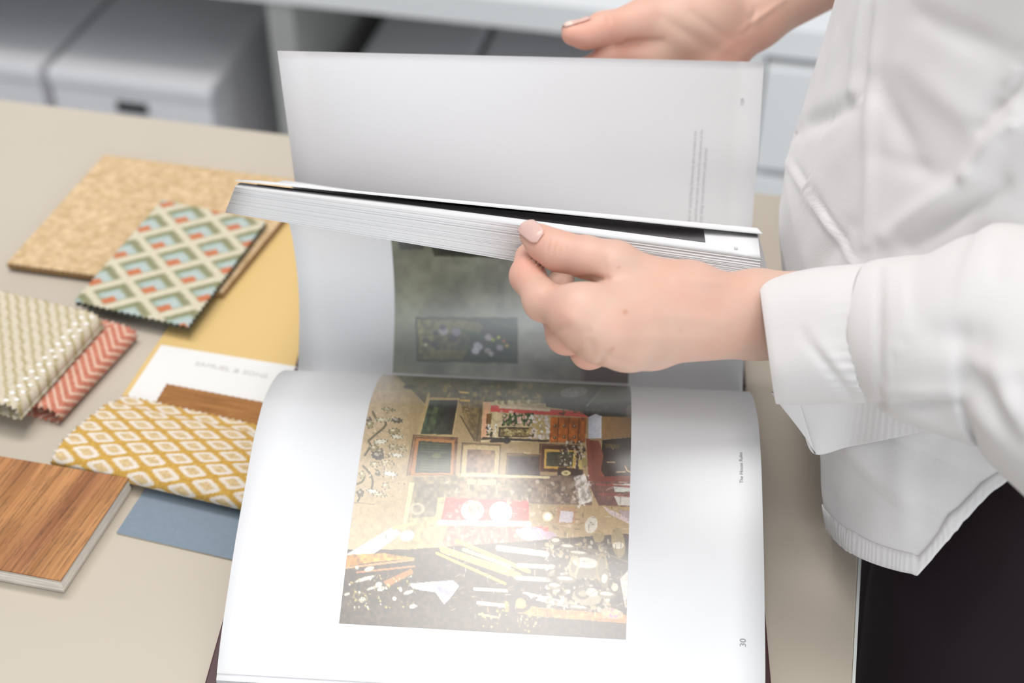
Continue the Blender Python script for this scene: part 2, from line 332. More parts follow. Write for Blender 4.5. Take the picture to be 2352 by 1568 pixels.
    P([(1352, 958), (1368, 950), (1384, 956), (1382, 1006), (1352, 1007)], (196, 196, 206), 1, (228, 228, 230)); P([(1382, 956), (1460, 958), (1460, 1002), (1420, 1006), (1382, 1006)], (172, 132, 86), 1, (120, 88, 54)); E(1447, 945, 9, 16, (110, 96, 80), .9)
    # red-brown vase and dark cabinet at the right
    P([(1384, 1010), (1460, 1003), (1460, 1100), (1376, 1098)], (36, 26, 20), tex=.3); P([(1352, 1010), (1376, 1012), (1386, 1045), (1380, 1080), (1392, 1098), (1360, 1104)], (104, 42, 28), 1, (150, 84, 62)); P([(1346, 1006), (1354, 1008), (1362, 1104), (1352, 1104)], (128, 58, 40)); P([(1378, 1094), (1460, 1092), (1460, 1106), (1360, 1106)], (124, 56, 42))
    for pts in ([(1395, 1061), (1412, 1061)], [(1416, 1084), (1436, 1083)], [(1436, 1070), (1440, 1080), (1448, 1084)], [(1400, 1020), (1408, 1030)]): L(pts, 2.6, (212, 182, 132))
    P([(1388, 1018), (1424, 1020), (1422, 1030), (1390, 1028)], (96, 82, 44), .8)
    D((1286, 1012, 1345, 1074), 120, [(70, 60, 46), (150, 138, 114), (204, 196, 178), (40, 30, 24)], (1.5, 5)); P([(1336, 1050), (1350, 1052), (1350, 1070), (1334, 1072)], (150, 134, 78)); P([(1328, 1058), (1336, 1058), (1338, 1080), (1330, 1080)], (190, 170, 96))
    P([(1282, 1072), (1340, 1078), (1338, 1098), (1280, 1092)], (40, 28, 20)); E(1300, 1086, 11, 6, (214, 198, 140)); E(1300, 1086, 4, 2.5, (150, 130, 80))
    # middle ledge, red cloth, plates, cupboard
    P([(1030, 1090), (1350, 1092), (1360, 1160), (1010, 1150)], (150, 128, 96), 1, (104, 84, 70), tex=.3); L([(1056, 1090), (1260, 1096)], 6, (222, 206, 160)); P([(1075, 1100), (1140, 1102), (1138, 1114), (1072, 1112)], (206, 184, 136))
    P([(945, 1095), (1052, 1092), (1030, 1140), (940, 1150)], (126, 110, 78), .8, tex=.3); P([(938, 1150), (1030, 1140), (1012, 1262), (930, 1270)], (160, 142, 98), 1, (184, 164, 112), tex=.15); P([(940, 1108), (952, 1108), (932, 1215), (924, 1215)], (206, 190, 140))
    P([(960, 1112), (1010, 1110), (1000, 1185), (946, 1190)], (110, 98, 74), .8, tex=.3); E(958, 1168, 18, 14, (190, 174, 140), .8, 0, .6)
    P([(1024, 1142), (1215, 1150), (1215, 1196), (1012, 1196)], (206, 66, 62), 1, (190, 60, 58), tex=.2)
    for x, y in ((1085, 1172), (1150, 1176)): E(x, y, 26, 24, (226, 230, 232)); E(x+6, y-2, 17, 16, (206, 168, 140) if x < 1100 else (232, 232, 230)); E(x+16, y+8, 9, 9, (190, 176, 206), .7)
    L([(1010, 1200), (1215, 1203)], 12, (226, 220, 204)); P([(1030, 1206), (1260, 1210), (1250, 1262), (1010, 1262)], (176, 120, 100), 1, (206, 84, 74), tex=.3); P([(1168, 1212), (1240, 1215), (1206, 1262), (1168, 1255)], (206, 74, 66))
    D((1030, 1100, 1330, 1260), 200, [(222, 210, 190), (150, 124, 96), (196, 176, 150), (112, 92, 70)], (2, 7), .55)
    E(1222, 1226, 34, 17, (196, 168, 190), .95, .08); E(1252, 1230, 26, 11, (178, 150, 172), .9, .05); L([(1190, 1220), (1200, 1222)], 12, (196, 172, 190)); D((1200, 1215, 1250, 1236), 24, [(226, 206, 160), (206, 186, 206)], (2, 4), .7)
    E(1258, 1186, 12, 11, (222, 206, 160)); E(1258, 1186, 8, 8, (236, 236, 236)); P([(1280, 1162), (1325, 1166), (1320, 1204), (1276, 1200)], (176, 136, 96)); P([(1288, 1172), (1318, 1175), (1314, 1200), (1284, 1198)], (206, 196, 200))
    P([(1350, 1106), (1460, 1106), (1460, 1165), (1375, 1160)], (98, 62, 54), 1, (120, 86, 76), tex=.2); P([(1408, 1112), (1460, 1110), (1460, 1128), (1412, 1130)], (206, 206, 196)); P([(1410, 1138), (1460, 1140), (1460, 1162), (1420, 1160)], (210, 204, 192)); L([(1370, 1112), (1460, 1118)], 5, (146, 70, 62)); L([(1376, 1134), (1460, 1140)], 5, (140, 70, 64))
    P([(1318, 1095), (1344, 1088), (1362, 1150), (1330, 1160)], (206, 196, 184), .95, tex=.3); D((1310, 1090, 1360, 1165), 40, [(236, 230, 222), (150, 136, 120)], (2, 6), .7)
    # near table with silver, glass and gilt frames
    P([(760, 1262), (930, 1262), (1440, 1225), (1480, 1240), (1480, 1490), (760, 1490)], (74, 58, 44), 1, (50, 38, 32), tex=.3)
    P([(795, 1273), (905, 1208), (922, 1225), (850, 1278)], (228, 222, 212)); L([(886, 1228), (887, 1238)], 1.6, (80, 70, 60)); E(935, 1230, 17, 12, (224, 218, 210), .9, -.3); L([(905, 1212), (955, 1200)], 8, (196, 182, 120))
    P([(785, 1274), (880, 1270), (960, 1282), (860, 1290), (785, 1302)], (196, 128, 48), 1, (206, 160, 74), tex=.3); L([(790, 1304), (950, 1285)], 5, (202, 150, 96)); L([(820, 1314), (952, 1300)], 4, (206, 136, 84)); P([(880, 1335), (945, 1305), (950, 1316), (890, 1348)], (178, 116, 56))
    L([(1003, 1270), (1160, 1340)], 6, (226, 182, 74)); L([(1018, 1262), (1190, 1322)], 16, (198, 150, 84)); L([(1050, 1242), (1215, 1312)], 9, (228, 182, 76)); L([(1065, 1262), (1170, 1300)], 9, (150, 150, 130)); L([(1010, 1258), (1180, 1308)], 3, (232, 196, 100))
    P([(938, 1340), (1040, 1332), (1055, 1345), (1035, 1372), (1020, 1388), (1000, 1360), (950, 1352)], (216, 208, 216), .95, (196, 190, 214)); P([(1000, 1345), (1025, 1350), (1034, 1366), (1012, 1362)], (150, 144, 170))
    for x, y, rx, ry in ((820, 1303, 4, 4), (848, 1306, 12, 5), (832, 1377, 8, 6), (870, 1342, 8, 6), (875, 1352, 9, 5), (920, 1353, 4, 6), (938, 1360, 12, 4), (906, 1374, 5, 5), (797, 1364, 7, 3), (948, 1392, 8, 5), (838, 1329, 24, 4), (855, 1350, 14, 3)): E(x, y, rx, ry, (232, 228, 206), .9, -.3)
    E(828, 1370, 18, 11, (140, 126, 84), .9, .3, .75); D((800, 1320, 960, 1400), 110, [(206, 190, 110), (236, 232, 214), (128, 112, 60), (96, 84, 50)], (1, 4), .85); D((1100, 1400, 1240, 1450), 40, [(206, 190, 90), (226, 214, 140), (150, 132, 60)], (1.5, 4.5), .7); L([(1100, 1410), (1145, 1418)], 4, (214, 204, 120))
    for pts, wd in (([(1145, 1258), (1255, 1272)], 13), ([(1190, 1298), (1270, 1302)], 9), ([(1188, 1327), (1258, 1331)], 10), ([(1090, 1352), (1170, 1357)], 7), ([(1098, 1384), (1172, 1392)], 8), ([(1205, 1365), (1310, 1390)], 13)): L(pts, wd, (226, 216, 196))
    D((1255, 1240, 1400, 1400), 330, [(206, 200, 186), (120, 108, 88), (80, 68, 54), (164, 152, 126), (186, 166, 120)], (2, 8), .75)
    E(1352, 1300, 46, 28, (120, 106, 84), .95, .05); E(1345, 1292, 30, 12, (206, 200, 190), .8, .1); E(1382, 1302, 12, 34, (150, 128, 84), .9, .1, .7); E(1318, 1300, 12, 28, (176, 160, 120), .8, .1, .55); L([(1310, 1250), (1360, 1262), (1395, 1272), (1440, 1290)], 4, (110, 92, 66)); E(1348, 1370, 34, 20, (150, 136, 110), .95, .15); E(1338, 1362, 18, 14, (70, 56, 44), .8, .1, .55); E(1360, 1360, 14, 10, (200, 192, 176), .8)
    E(1420, 1245, 15, 36, (150, 132, 88), .95, -.15); E(1420, 1252, 13, 8, (216, 208, 190), .9); E(1358, 1205, 14, 20, (206, 200, 186), .9, .3); E(1375, 1232, 13, 14, (150, 130, 84), .95); P([(1384, 1162), (1460, 1196), (1460, 1210), (1400, 1180)], (206, 186, 184)); P([(1420, 1170), (1460, 1175), (1460, 1196), (1430, 1186)], (170, 150, 150))
    P([(1424, 1330), (1460, 1290), (1460, 1400), (1436, 1395)], (206, 194, 180), .95, tex=.2); E(1412, 1348, 8, 9, (206, 186, 150))
    P([(1160, 1380), (1240, 1395), (1445, 1412), (1445, 1432), (1225, 1414), (1160, 1400)], (184, 130, 66), 1, (166, 108, 56), tex=.2); E(1405, 1408, 26, 12, (206, 150, 120), .9, .2); D((1385, 1400, 1428, 1416), 14, [(222, 96, 150), (120, 190, 130), (230, 206, 110)], (2, 5))
    E(1196, 1384, 26, 22, (58, 46, 40), .95, 0, .62); L([(1172, 1330), (1178, 1400)], 16, (62, 50, 44)); E(1196, 1384, 12, 11, (196, 180, 110), .7); E(1228, 1374, 8, 4, (58, 46, 36), .9, -.3)
    # soft light and dark strokes that give the clutter its depth
    for _ in range(520):
        x, y = random.uniform(1020, 1445), random.uniform(1095, 1420); l_ = random.uniform(4, 18); a_ = random.choice([.05, .1, 1.5, 1.6, -.4]); cc = random.choice([(236, 228, 210), (96, 78, 58), (170, 146, 110), (206, 180, 130), (60, 46, 38)])
        L([(x, y), (x+l_*math.cos(a_), y+l_*math.sin(a_))], random.uniform(1, 2.4), cc, .5)
    for x, y, rx, ry in ((1305, 1255, 20, 8), (1330, 1270, 26, 7), (1300, 1330, 26, 9), (1390, 1330, 10, 24), (1275, 1345, 18, 8), (1330, 1395, 26, 7), (1278, 1242, 14, 10), (1395, 1365, 22, 9)):
        E(x, y, rx, ry, (112, 98, 74), .85, .1); E(x-2, y-2, rx*.7, ry*.45, (226, 220, 206), .75, .1); E(x, y, rx, ry, (58, 46, 34), .6, .1, .88)
    for x0, y0, x1, y1 in ((950, 999, 934, 1092), (950, 999, 1052, 1005), (1062, 1017, 1056, 1092), (1062, 1017, 1151, 1021), (1240, 1019, 1332, 1022), (1240, 1019, 1237, 1082), (1164, 1041, 1241, 1044)): L([(x0, y0), (x1, y1)], 2, (70, 46, 26), .8); L([(x0+3, y0+3), (x1+3, y1-2)], 1.2, (222, 178, 110), .6)
    n = noise2(c.X.ravel(), c.Y.ravel(), .35).reshape(c.X.shape)+.6*noise2(c.X.ravel(), c.Y.ravel(), .11).reshape(c.X.shape)
    c.im *= (1+.12*n)[..., None]
    return c
def wall_print():
    c = Canvas(880, 500, 1480, 910, (116, 115, 103))
    P, E, L, D = c.poly, c.ell, c.line, c.dots
    n = sum(noise2(c.X.ravel(), c.Y.ravel(), f)*a for f, a in ((.008, .9), (.02, .6), (.06, .3), (.3, .15))).reshape(c.X.shape)
    c.im *= (1+.55*n)[..., None]
    t = np.clip((c.X-900)/260, 0, 1)[..., None]; c.im *= np.array([.82, .84, .74])*(1-t)+np.array([1.0, 1.0, 1.03])*t
    P([(912, 540), (972, 548), (974, 572), (918, 574)], (50, 50, 48)); P([(985, 552), (1150, 560), (1150, 592), (998, 588)], (46, 46, 36)); P([(1004, 556), (1140, 570), (1140, 584), (1010, 582)], (30, 30, 28)); L([(1012, 566), (1040, 572)], 6, (120, 114, 106), .7)
    P([(953, 727), (1189, 729), (1190, 835), (957, 830)], (48, 50, 32)); P([(959, 733), (1184, 735), (1185, 829), (962, 824)], (98, 92, 54), 1, (34, 34, 30), tex=.35); P([(1090, 735), (1184, 735), (1185, 829), (1065, 827)], (36, 44, 30), .8); P([(1000, 735), (1100, 740), (1120, 762), (1010, 765)], (116, 104, 66), .6); P([(990, 800), (1075, 806), (1060, 826), (985, 824)], (112, 100, 60), .6)
    for p in ([(1040, 752), (1180, 800)], [(1060, 758), (1184, 780)], [(1045, 800), (1110, 795)], [(1110, 735), (1184, 772)], [(1130, 738), (1184, 752)], [(1080, 815), (1180, 822)]): L(p, 6, random.choice([(40, 62, 36), (56, 72, 40), (34, 46, 32)]), .8)
    for x, y, r, col in ((978, 782, 9, (50, 46, 48)), (996, 790, 9, (44, 42, 44)), (1000, 765, 7, (40, 38, 46)), (1018, 760, 11, (146, 136, 150)), (1016, 752, 8, (52, 48, 62)), (1048, 762, 11, (120, 108, 128)), (1042, 778, 9, (48, 42, 52)), (1098, 795, 11, (170, 166, 176)), (1092, 806, 9, (186, 182, 190)), (1112, 762, 9, (44, 38, 44)), (1122, 775, 9, (160, 146, 154)), (1108, 785, 8, (50, 44, 52)), (1136, 768, 10, (44, 38, 38)), (1120, 805, 8, (150, 136, 140)), (1148, 798, 8, (150, 140, 152)), (978, 792, 4, (190, 186, 150)), (1132, 780, 5, (150, 160, 60)), (1145, 775, 4, (186, 190, 60)), (1157, 783, 4, (190, 110, 60)), (1164, 794, 4, (210, 170, 60)), (1004, 800, 6, (52, 52, 52)), (1128, 812, 6, (176, 170, 176))): E(x, y, r, r*.8, col, .9, .4)
    P([(1342, 838), (1460, 838), (1460, 910), (1342, 910)], (44, 35, 34)); P([(1334, 842), (1344, 842), (1344, 905), (1334, 905)], (70, 66, 60), .7); L([(900, 880), (1345, 884)], 6, (50, 50, 40), .8)
    c.im = np.clip(c.im, 4, 250)
    return c
# ------------------------------------------------------------------ the book
UL, UR = -.1803, .0957
def lift(uL, uR, pl, pr, n):
    """left and right edge curves of a leaf: lists of (v, z) in the book frame or full points"""
    f = lambda u, q: q if len(q) == 3 else bk(u, *q)
    return crom([f(uL, q) for q in pl], n), crom([f(uR, q) for q in pr], n)
class Leaf:
    def __init__(s, Lc, Rc): s.L, s.R = Lc, Rc; s.n = len(Lc)
    def pt(s, fu, t):                         # fu across (0 left .. 1 right), t from gutter (0) to fore-edge (1)
        fu = np.asarray(fu, float); t = np.asarray(t, float); x = t*(s.n-1); i = np.clip(x.astype(int), 0, s.n-2); f = (x-i)[..., None]
        a = s.L[i]*(1-f)+s.L[i+1]*f; b = s.R[i]*(1-f)+s.R[i+1]*f
        return a*(1-fu[..., None])+b*fu[..., None]
    def nrm(s, fu, t, e=.004):
        a = s.pt(np.clip(fu+e, 0, 1), t)-s.pt(np.clip(fu-e, 0, 1), t); b = s.pt(fu, np.clip(t+e, 0, 1))-s.pt(fu, np.clip(t-e, 0, 1))
        n = np.cross(a, b); return n/(np.linalg.norm(n, axis=-1, keepdims=True)+1e-12)
    def length(s): return np.linalg.norm(np.diff((s.L+s.R)/2, axis=0), axis=1).sum()
def leaf_solid(A, B, nu=20, nt=28):            # closed slab between two leaf surfaces
    fu, t = np.meshgrid(np.linspace(0, 1, nu), np.linspace(0, 1, nt)); fu, t = fu.ravel(), t.ravel()
    Va, Vb = A.pt(fu, t), B.pt(fu, t); N = nu*nt; Fg = grid_faces(nt, nu)
    ring = [i for i in range(nu)]+[r*nu+nu-1 for r in range(1, nt)]+[(nt-1)*nu+i for i in range(nu-2, -1, -1)]+[r*nu for r in range(nt-2, 0, -1)]
    ring = np.array(ring); nx = np.roll(ring, -1)
    Fs = np.stack([ring, ring+N, nx+N, nx], 1)
    return np.vstack([Va, Vb]), np.vstack([Fg[:, ::-1], Fg+N, Fs])
def shifted(Lf, d, e=0):                        # the leaf moved along its normal by d, fore-edge lengthened by e
    n = Lf.n; t = np.linspace(0, 1, n); z = np.zeros(n)
    Lc = Lf.L+Lf.nrm(z, t)*d; Rc = Lf.R+Lf.nrm(z+1, t)*d
    if e:
        k = (t**3)[:, None]*e
        for c in (Lc, Rc): tg = c[-1]-c[-3]; tg /= np.linalg.norm(tg); c += k*tg
    return Leaf(Lc, Rc)
def lerp(A, B, w_): return Leaf(A.L*(1-w_)+B.L*w_, A.R*(1-w_)+B.R*w_)
book = thing('art_book', 'open hardcover art book with photo plates, its thick page block lifted by hand', 'book', bk(-.04, .655, 0))
# covers and spine lie on the table
def bbox(name, u0, u1, v0, v1, z0, z1, m, bev=.001):
    V, F = boxm(bk((u0+u1)/2, (v0+v1)/2, (z0+z1)/2), (BU, BV, BZ), ((u1-u0)/2, (v1-v0)/2, (z1-z0)/2))
    return bevel(part(name, V, F, m, book, smooth=False), bev)
bbox('front_cover', -.1865, .1005, .4225, .640, .0004, .0034, M['cover'])
bbox('spine', -.1865, .1005, .642, .674, .0004, .0034, M['cover'])
bbox('back_cover', -.1865, .1005, .676, .895, .0004, .0034, M['cover'])
# lower page (30) and the few leaves below it, arching over the front cover
prof = [(.655, .012), (.645, .024), (.632, .038), (.615, .0498), (.601, .056), (.588, .0598), (.577, .0614), (.560, .0600), (.545, .0568), (.525, .0500), (.495, .0395), (.469, .0278), (.449, .0184), (.4327, .0078)]
low = Leaf(*lift(UL, UR, prof, prof, 120))
sg = 1 if low.nrm(np.array([.5]), np.array([.6]))[0][2] > 0 else -1
for k in range(5):
    e = (0, .0035, .0042, .0050, .0062)[k]
    A = shifted(low, -sg*.0006*k, e); B = shifted(low, -sg*(.0006*k+.0005), e)
    V, F = leaf_solid(B, A, 16, 70); part('page', V, F, M['paper'], book)
def patch(Lf, off, fu0, fu1, t0, t1, nu, nt):
    fu, t = np.meshgrid(np.linspace(fu0, fu1, nu), np.linspace(t0, t1, nt)); fu, t = fu.ravel(), t.ravel()
    return Lf.pt(fu, t)+Lf.nrm(fu, t)*off, grid_faces(nt, nu)
FU0, FU1 = .2165, .7465
def t_at(Lf, fu, y):                            # parameter whose picture height is y
    t = np.linspace(0, 1, 2000); P = Lf.pt(np.full(2000, fu), t); py = proj(P)[1]
    i = np.where((py[:-1]-y)*(py[1:]-y) <= 0)[0]; return t[i[-1]] if len(i) else 1.
tb_ = (t_at(low, FU0, 1432)+t_at(low, FU1, 1468))/2
V, F = patch(low, sg*.00012, FU0, FU1, .02, tb_, 470, 430)
px_, py_ = proj(V); art = antique_print()
part('photo_plate', V, F, M['print'], book, 'colour photograph of a crowded antique shop', cols=np.clip(lin(art.sample(px_, py_))/.95, 0.004, .9))
# standing block: first page (grey wall picture), page stack, last page
PL = onz(517, 488, .195); PR = at(1742, 693, .742)
front = Leaf(*lift(UL, UR, [(.656, .012), (.668, .026), (.679, .044), (.685, .063), (.6855, .085), (.683, .104), (.677, .116), (.652, .142), (.614, .171), PL],
    [(.655, .014), (.668, .028), (.682, .046), (.690, .066), (.690, .088), (.680, .106), (.660, .119), (.630, .130), PR], 80))
EL, ER = at(540, 428, .672), at(1747, 593, .754)
back = Leaf(*lift(UL, UR, [(.664, .014), (.690, .05), (.701, .085), (.699, .107), (.686, .128), (.660, .146), (.625, .170), at(556, 420, .700), EL],
    [(.664, .014), (.690, .043), (.702, .066), (.700, .085), (.689, .101), (.672, .119), at(1740, 536, .785), ER], 80))
NS = 26
ws = np.r_[np.linspace(0, .66, 20), .69, .73, .765, .80, .86, .93, .985]
NS = len(ws)
for k in range(NS):
    w0 = ws[k]; w1 = w0+.975*(ws[k+1]-w0) if k < NS-1 else 1.0
    A = lerp(front, back, w0 if k < NS-1 else .985); B = lerp(front, back, w1)
    j = random.uniform(-.0003, .0003) if 0 < k < NS-1 else 0
    if j: A, B = shifted(A, 0, j), shifted(B, 0, j)
    V, F = leaf_solid(A, B, 18, 40); part('page', V, F, M['paper'], book)
sf = 1 if np.dot(front.nrm(np.array([.5]), np.array([.3]))[0], O-front.pt(np.array([.5]), np.array([.3]))[0]) > 0 else -1
V, F = patch(front, sf*.00015, FU0, FU1, .02, .92, 300, 260); px_, py_ = proj(V); wp = wall_print()
part('photo_plate', V, F, M['print'], book, 'photograph of a grey wall with a small framed iris painting', cols=np.clip(lin(wp.sample(px_, py_))/.62, .004, .9))
sb = 1 if np.dot(back.nrm(np.array([.8]), np.array([.97]))[0], O-back.pt(np.array([.8]), np.array([.97]))[0]) > 0 else -1
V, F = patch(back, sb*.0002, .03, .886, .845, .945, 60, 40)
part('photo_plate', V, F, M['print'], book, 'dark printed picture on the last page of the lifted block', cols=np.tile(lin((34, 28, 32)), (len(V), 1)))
# single leaf just behind the block
G = (.666, .014)
single = Leaf(*lift(UL, UR, [G, (.692, .05), (.706, .085), (.704, .115), (.690, .135), (.663, .152), (.630, .175), at(553, 413, .700), at(541, 413.5, .678)],
    [G, (.692, .045), (.706, .070), (.706, .088), (.693, .104), (.674, .120), at(1738, 523, .787), at(1752, 537, .776)], 60))
V, F = leaf_solid(single, shifted(single, .00035), 16, 40); part('page', V, F, M['paper'], book)
# far leaf, held up from behind by the other hand
far = Leaf(*lift(UL, UR, [(.668, .014), (.688, .045), (.702, .085), (.706, .1214), (.7049, .1557), (.7027, .186), (.7013, .2140)],
    [(.668, .014), (.690, .045), (.704, .075), (.7125, .100), (.7213, .1193), (.7295, .1423), (.742, .166), (.754, .1887)], 60))
V, F = leaf_solid(far, shifted(far, .0003), 18, 40); part('page', V, F, M['thin'], book)
# remaining leaves lying on the back cover
for k in range(6):
    z0 = .0036+.0013*k
    A = Leaf(*lift(UL, UR, [(.668, z0), (.70, z0), (.80, z0), (.889-.0006*k, z0)], [(.668, z0), (.70, z0), (.80, z0), (.889-.0006*k, z0)], 8)); B = Leaf(A.L+BZ*.0011, A.R+BZ*.0011)
    V, F = leaf_solid(A, B, 6, 8); part('page', V, F, M['paper'], book)
# printed words
def glyphs(s, width):
    cu = bpy.data.curves.new('txt', 'FONT'); cu.body = s; cu.resolution_u = 3; ob = bpy.data.objects.new('txt', cu); COL.objects.link(ob)
    dg = bpy.context.evaluated_depsgraph_get(); me = bpy.data.meshes.new_from_object(ob.evaluated_get(dg))
    V = np.array([v.co[:] for v in me.vertices]); F = [tuple(p.vertices) for p in me.polygons]
    bpy.data.objects.remove(ob); bpy.data.curves.remove(cu); bpy.data.meshes.remove(me)
    V[:, 0] -= V[:, 0].min(); V *= width/V[:, 0].max(); return V, F
def page_text(Lf, s, u, t0, width, off, parent=book, m='ink', name='printed_text', flip=1):
    V, F = glyphs(s, width); Ln = Lf.length(); fu = u-flip*V[:, 1]/(UR-UL); t = np.clip(t0+flip*V[:, 0]/Ln, 0, 1)
    P = Lf.pt(fu, t)+Lf.nrm(fu, t)*off
    return part(name, P, F, M[m], parent, smooth=False)
# on the lower page t runs towards the reader's left, so words run from fore-edge to gutter: flip the run
def low_text(s, u, y, width):
    V, F = glyphs(s, width); Ln = low.length(); t0 = t_at(low, u, y); fu = u-V[:, 1]/(UR-UL); t = t0-V[:, 0]/Ln
    P = low.pt(fu, t)+low.nrm(fu, t)*sg*.0002; part('printed_text', P, F, M['ink'], book, smooth=False)
low_text('The House Rules', .9640, 1110, .0192); low_text('30', .9650, 1485, .0040)
sfar = 1 if np.dot(far.nrm(np.array([.5]), np.array([.8]))[0], O-far.pt(np.array([.5]), np.array([.8]))[0]) > 0 else -1
def far_text(s, x, ybot, fu, width, m='lightink'):
    V, F = glyphs(s, width); Ln = far.length(); t0 = t_at(far, fu, ybot); f2 = fu-V[:, 1]/(UR-UL); t = np.clip(t0+V[:, 0]/Ln, 0, 1)
    P = far.pt(f2, t)+far.nrm(f2, t)*sfar*.0005; part('printed_text', P, F, M[m], book, smooth=False)
def fu_at(Lf, x, y):
    f = np.linspace(0, 1, 400); t = t_at(Lf, .85, y); X = proj(Lf.pt(f, np.full(400, t)))[0]; return np.interp(x, X, f)
for s, x, y0, y1 in (('parlour or variety being Glamorously akin to house is the', 1592, 520, 300), ('she used the way it takes us into print for textile prints of the', 1606, 520, 297), ('spaces, living room and bedroom walls printed', 1619, 520, 340)):
    f0 = fu_at(far, x, 410); t0, t1 = t_at(far, f0, y0), t_at(far, f0, y1); far_text(s, x, y0, f0, abs(t1-t0)*far.length())
far_text('129', 1707, 240, fu_at(far, 1708, 234), .0036, 'ink')
V, F = glyphs('128', .0040); f0 = .953; t0 = .952; f2 = f0-V[:, 1]/(UR-UL); t = t0+V[:, 0]/back.length()
part('printed_text', back.pt(f2, t)+back.nrm(f2, t)*sb*.0003, F, M['ink'], book, smooth=False)
# ------------------------------------------------------------------ samples on the table
def dirs(p0, p1, z=0):
    d = onz(*p1, z)-onz(*p0, z); L_ = np.linalg.norm(d); return d/L_, L_
def perp(d): return np.array([d[1], -d[0], 0])        # to the right of d seen from above
def zig(n, amp, per, L_):
    x = np.linspace(0, L_, n)/per; return amp*(2*np.abs(x-np.floor(x+.5))*2-1)
def slab(name, label, cat, corners, z0, th, colf, nu, nv, zigamp=.0, sag=None, m='fabric', side=(90, 86, 62)):
    """flat swatch: corners TL, TR, BR, BL (world, on the table), colf(xyz)->display colours"""
    TL, TR, BR, BL = corners
    a, b = np.meshgrid(np.linspace(0, 1, nu), np.linspace(0, 1, nv)); a, b = a.ravel()[:, None], b.ravel()[:, None]
    P = (TL*(1-a)+TR*a)*(1-b)+(BL*(1-a)+BR*a)*b
    if zigamp:
        Wl = np.linalg.norm(TR-TL); Hl = np.linalg.norm(BL-TL); ex = (TR-TL)/Wl; ey = (BL-TL)/Hl
        za = zig(nu, zigamp, .0045, Wl); zb_ = zig(nv, zigamp, .0045, Hl); I = np.arange(nu*nv) % nu; J = np.arange(nu*nv)//nu
        for sel, off in ((J == 0, ey[None]*za[I][:, None]), (J == nv-1, ey[None]*za[I][:, None]), (I == 0, ex[None]*zb_[J][:, None]), (I == nu-1, ex[None]*zb_[J][:, None])):
            P[sel] += off[sel]
    N = nu*nv; T = P.copy(); Bm = P.copy(); T[:, 2] = z0+th; Bm[:, 2] = z0
    if sag is not None: dz = sag(P); T[:, 2] += dz; Bm[:, 2] += dz
    c = colf(P); Fg = grid_faces(nv, nu)
    ring = np.array([i for i in range(nu)]+[r*nu+nu-1 for r in range(1, nv)]+[(nv-1)*nu+i for i in range(nu-2, -1, -1)]+[r*nu for r in range(nv-2, 0, -1)]); nx = np.roll(ring, -1)
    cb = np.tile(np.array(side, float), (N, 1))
    # the pile: fine relief
    T[:, 2] += .0003*vnoise(P, 1500)
    V = np.vstack([T, Bm, T[ring], Bm[ring]]); R = len(ring); k = np.arange(R); kn = (k+1) % R
    F = np.vstack([Fg[:, ::-1], Fg+N, np.stack([2*N+k, 2*N+kn, 2*N+R+kn, 2*N+R+k], 1)])
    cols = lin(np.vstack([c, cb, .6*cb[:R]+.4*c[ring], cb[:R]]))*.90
    o = part(name, V, F, M[m], None, cols=np.clip(cols, .003, .92)); return tag(o, label, cat)
def lattice(o, e1, e2, z):
    """plane coordinates p, q of points in the lattice spanned by two picture-measured cloth vectors at o"""
    a = onz(*o, z); A1 = onz(o[0]+e1[0], o[1]+e1[1], z)-a; A2 = onz(o[0]+e2[0], o[1]+e2[1], z)-a
    Mi = np.linalg.inv(np.array([[A1[0], A2[0]], [A1[1], A2[1]]]))
    return a, Mi
def blur_step(d, e): return np.clip(.5-d/e, 0, 1)
# straw coloured rug swatch
def sisal_col(P):
    n = vnoise(P, 260)+.7*vnoise(P*np.array([1, 1, 1]), 700); st = vnoise(np.stack([(P@TA)*220, (P@TB)*900, P[:, 2]], 1), 1)
    c = np.array([210, 179, 138.])+np.outer(n, (26, 26, 30))+np.outer(st, (30, 30, 26)); return np.clip(c, 20, 245)
cs = [onz(*p) for p in ((243, 372), (722, 434), (513, 690), (20, 622))]
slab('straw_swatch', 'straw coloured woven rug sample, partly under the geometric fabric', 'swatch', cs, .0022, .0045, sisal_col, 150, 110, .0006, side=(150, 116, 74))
# yellow paint card with white label strip, lying under it
ey_, _ = dirs((298, 897), (390, 760)); ex_, _ = dirs((364, 795), (680, 846))
cl = onz(298, 897)
def quad_part(name, P4, z0, z1, m, parent=None, label=None):
    V = np.array([[p[0], p[1], z0] for p in P4]+[[p[0], p[1], z1] for p in P4])
    return part(name, V, [(3, 2, 1, 0), (4, 5, 6, 7), (0, 1, 5, 4), (1, 2, 6, 5), (2, 3, 7, 6), (3, 0, 4, 7)], m, parent, label, smooth=False)
yc = thing('paint_card', 'large mustard yellow paint card with a white label strip, beside the book', 'card', cl+ex_*.08+ey_*.1)
b0 = cl-ey_*.028-ex_*.002
quad_part('card', [b0, b0+ex_*.150, b0+ex_*.150+ey_*.235, b0+ey_*.235], .0003, .0012, M['yellow'], yc)
wb = onz(366, 795); t_ = np.dot(wb-cl, ey_)
w0_ = cl-ey_*.03+ex_*.0015
quad_part('label_strip', [w0_, w0_+ex_*.147, w0_+ex_*.147+ey_*(t_+.03), w0_+ey_*(t_+.03)], .0012, .0016, M['white'], yc, 'white strip with pale lettering')
V, F = glyphs('SAMUEL & SONS', 1.0); pA, pB = onz(446, 838, .0017), onz(612, 868, .0017); dx_ = pB-pA; dy_ = np.array([-dx_[1], dx_[0], 0])
part('printed_text', pA+V[:, :1]*dx_+V[:, 1:2]*dy_*.80+BZ*.0001, F, mat('faint_ink', (.56, .54, .52, 1), .7), yc, smooth=False)
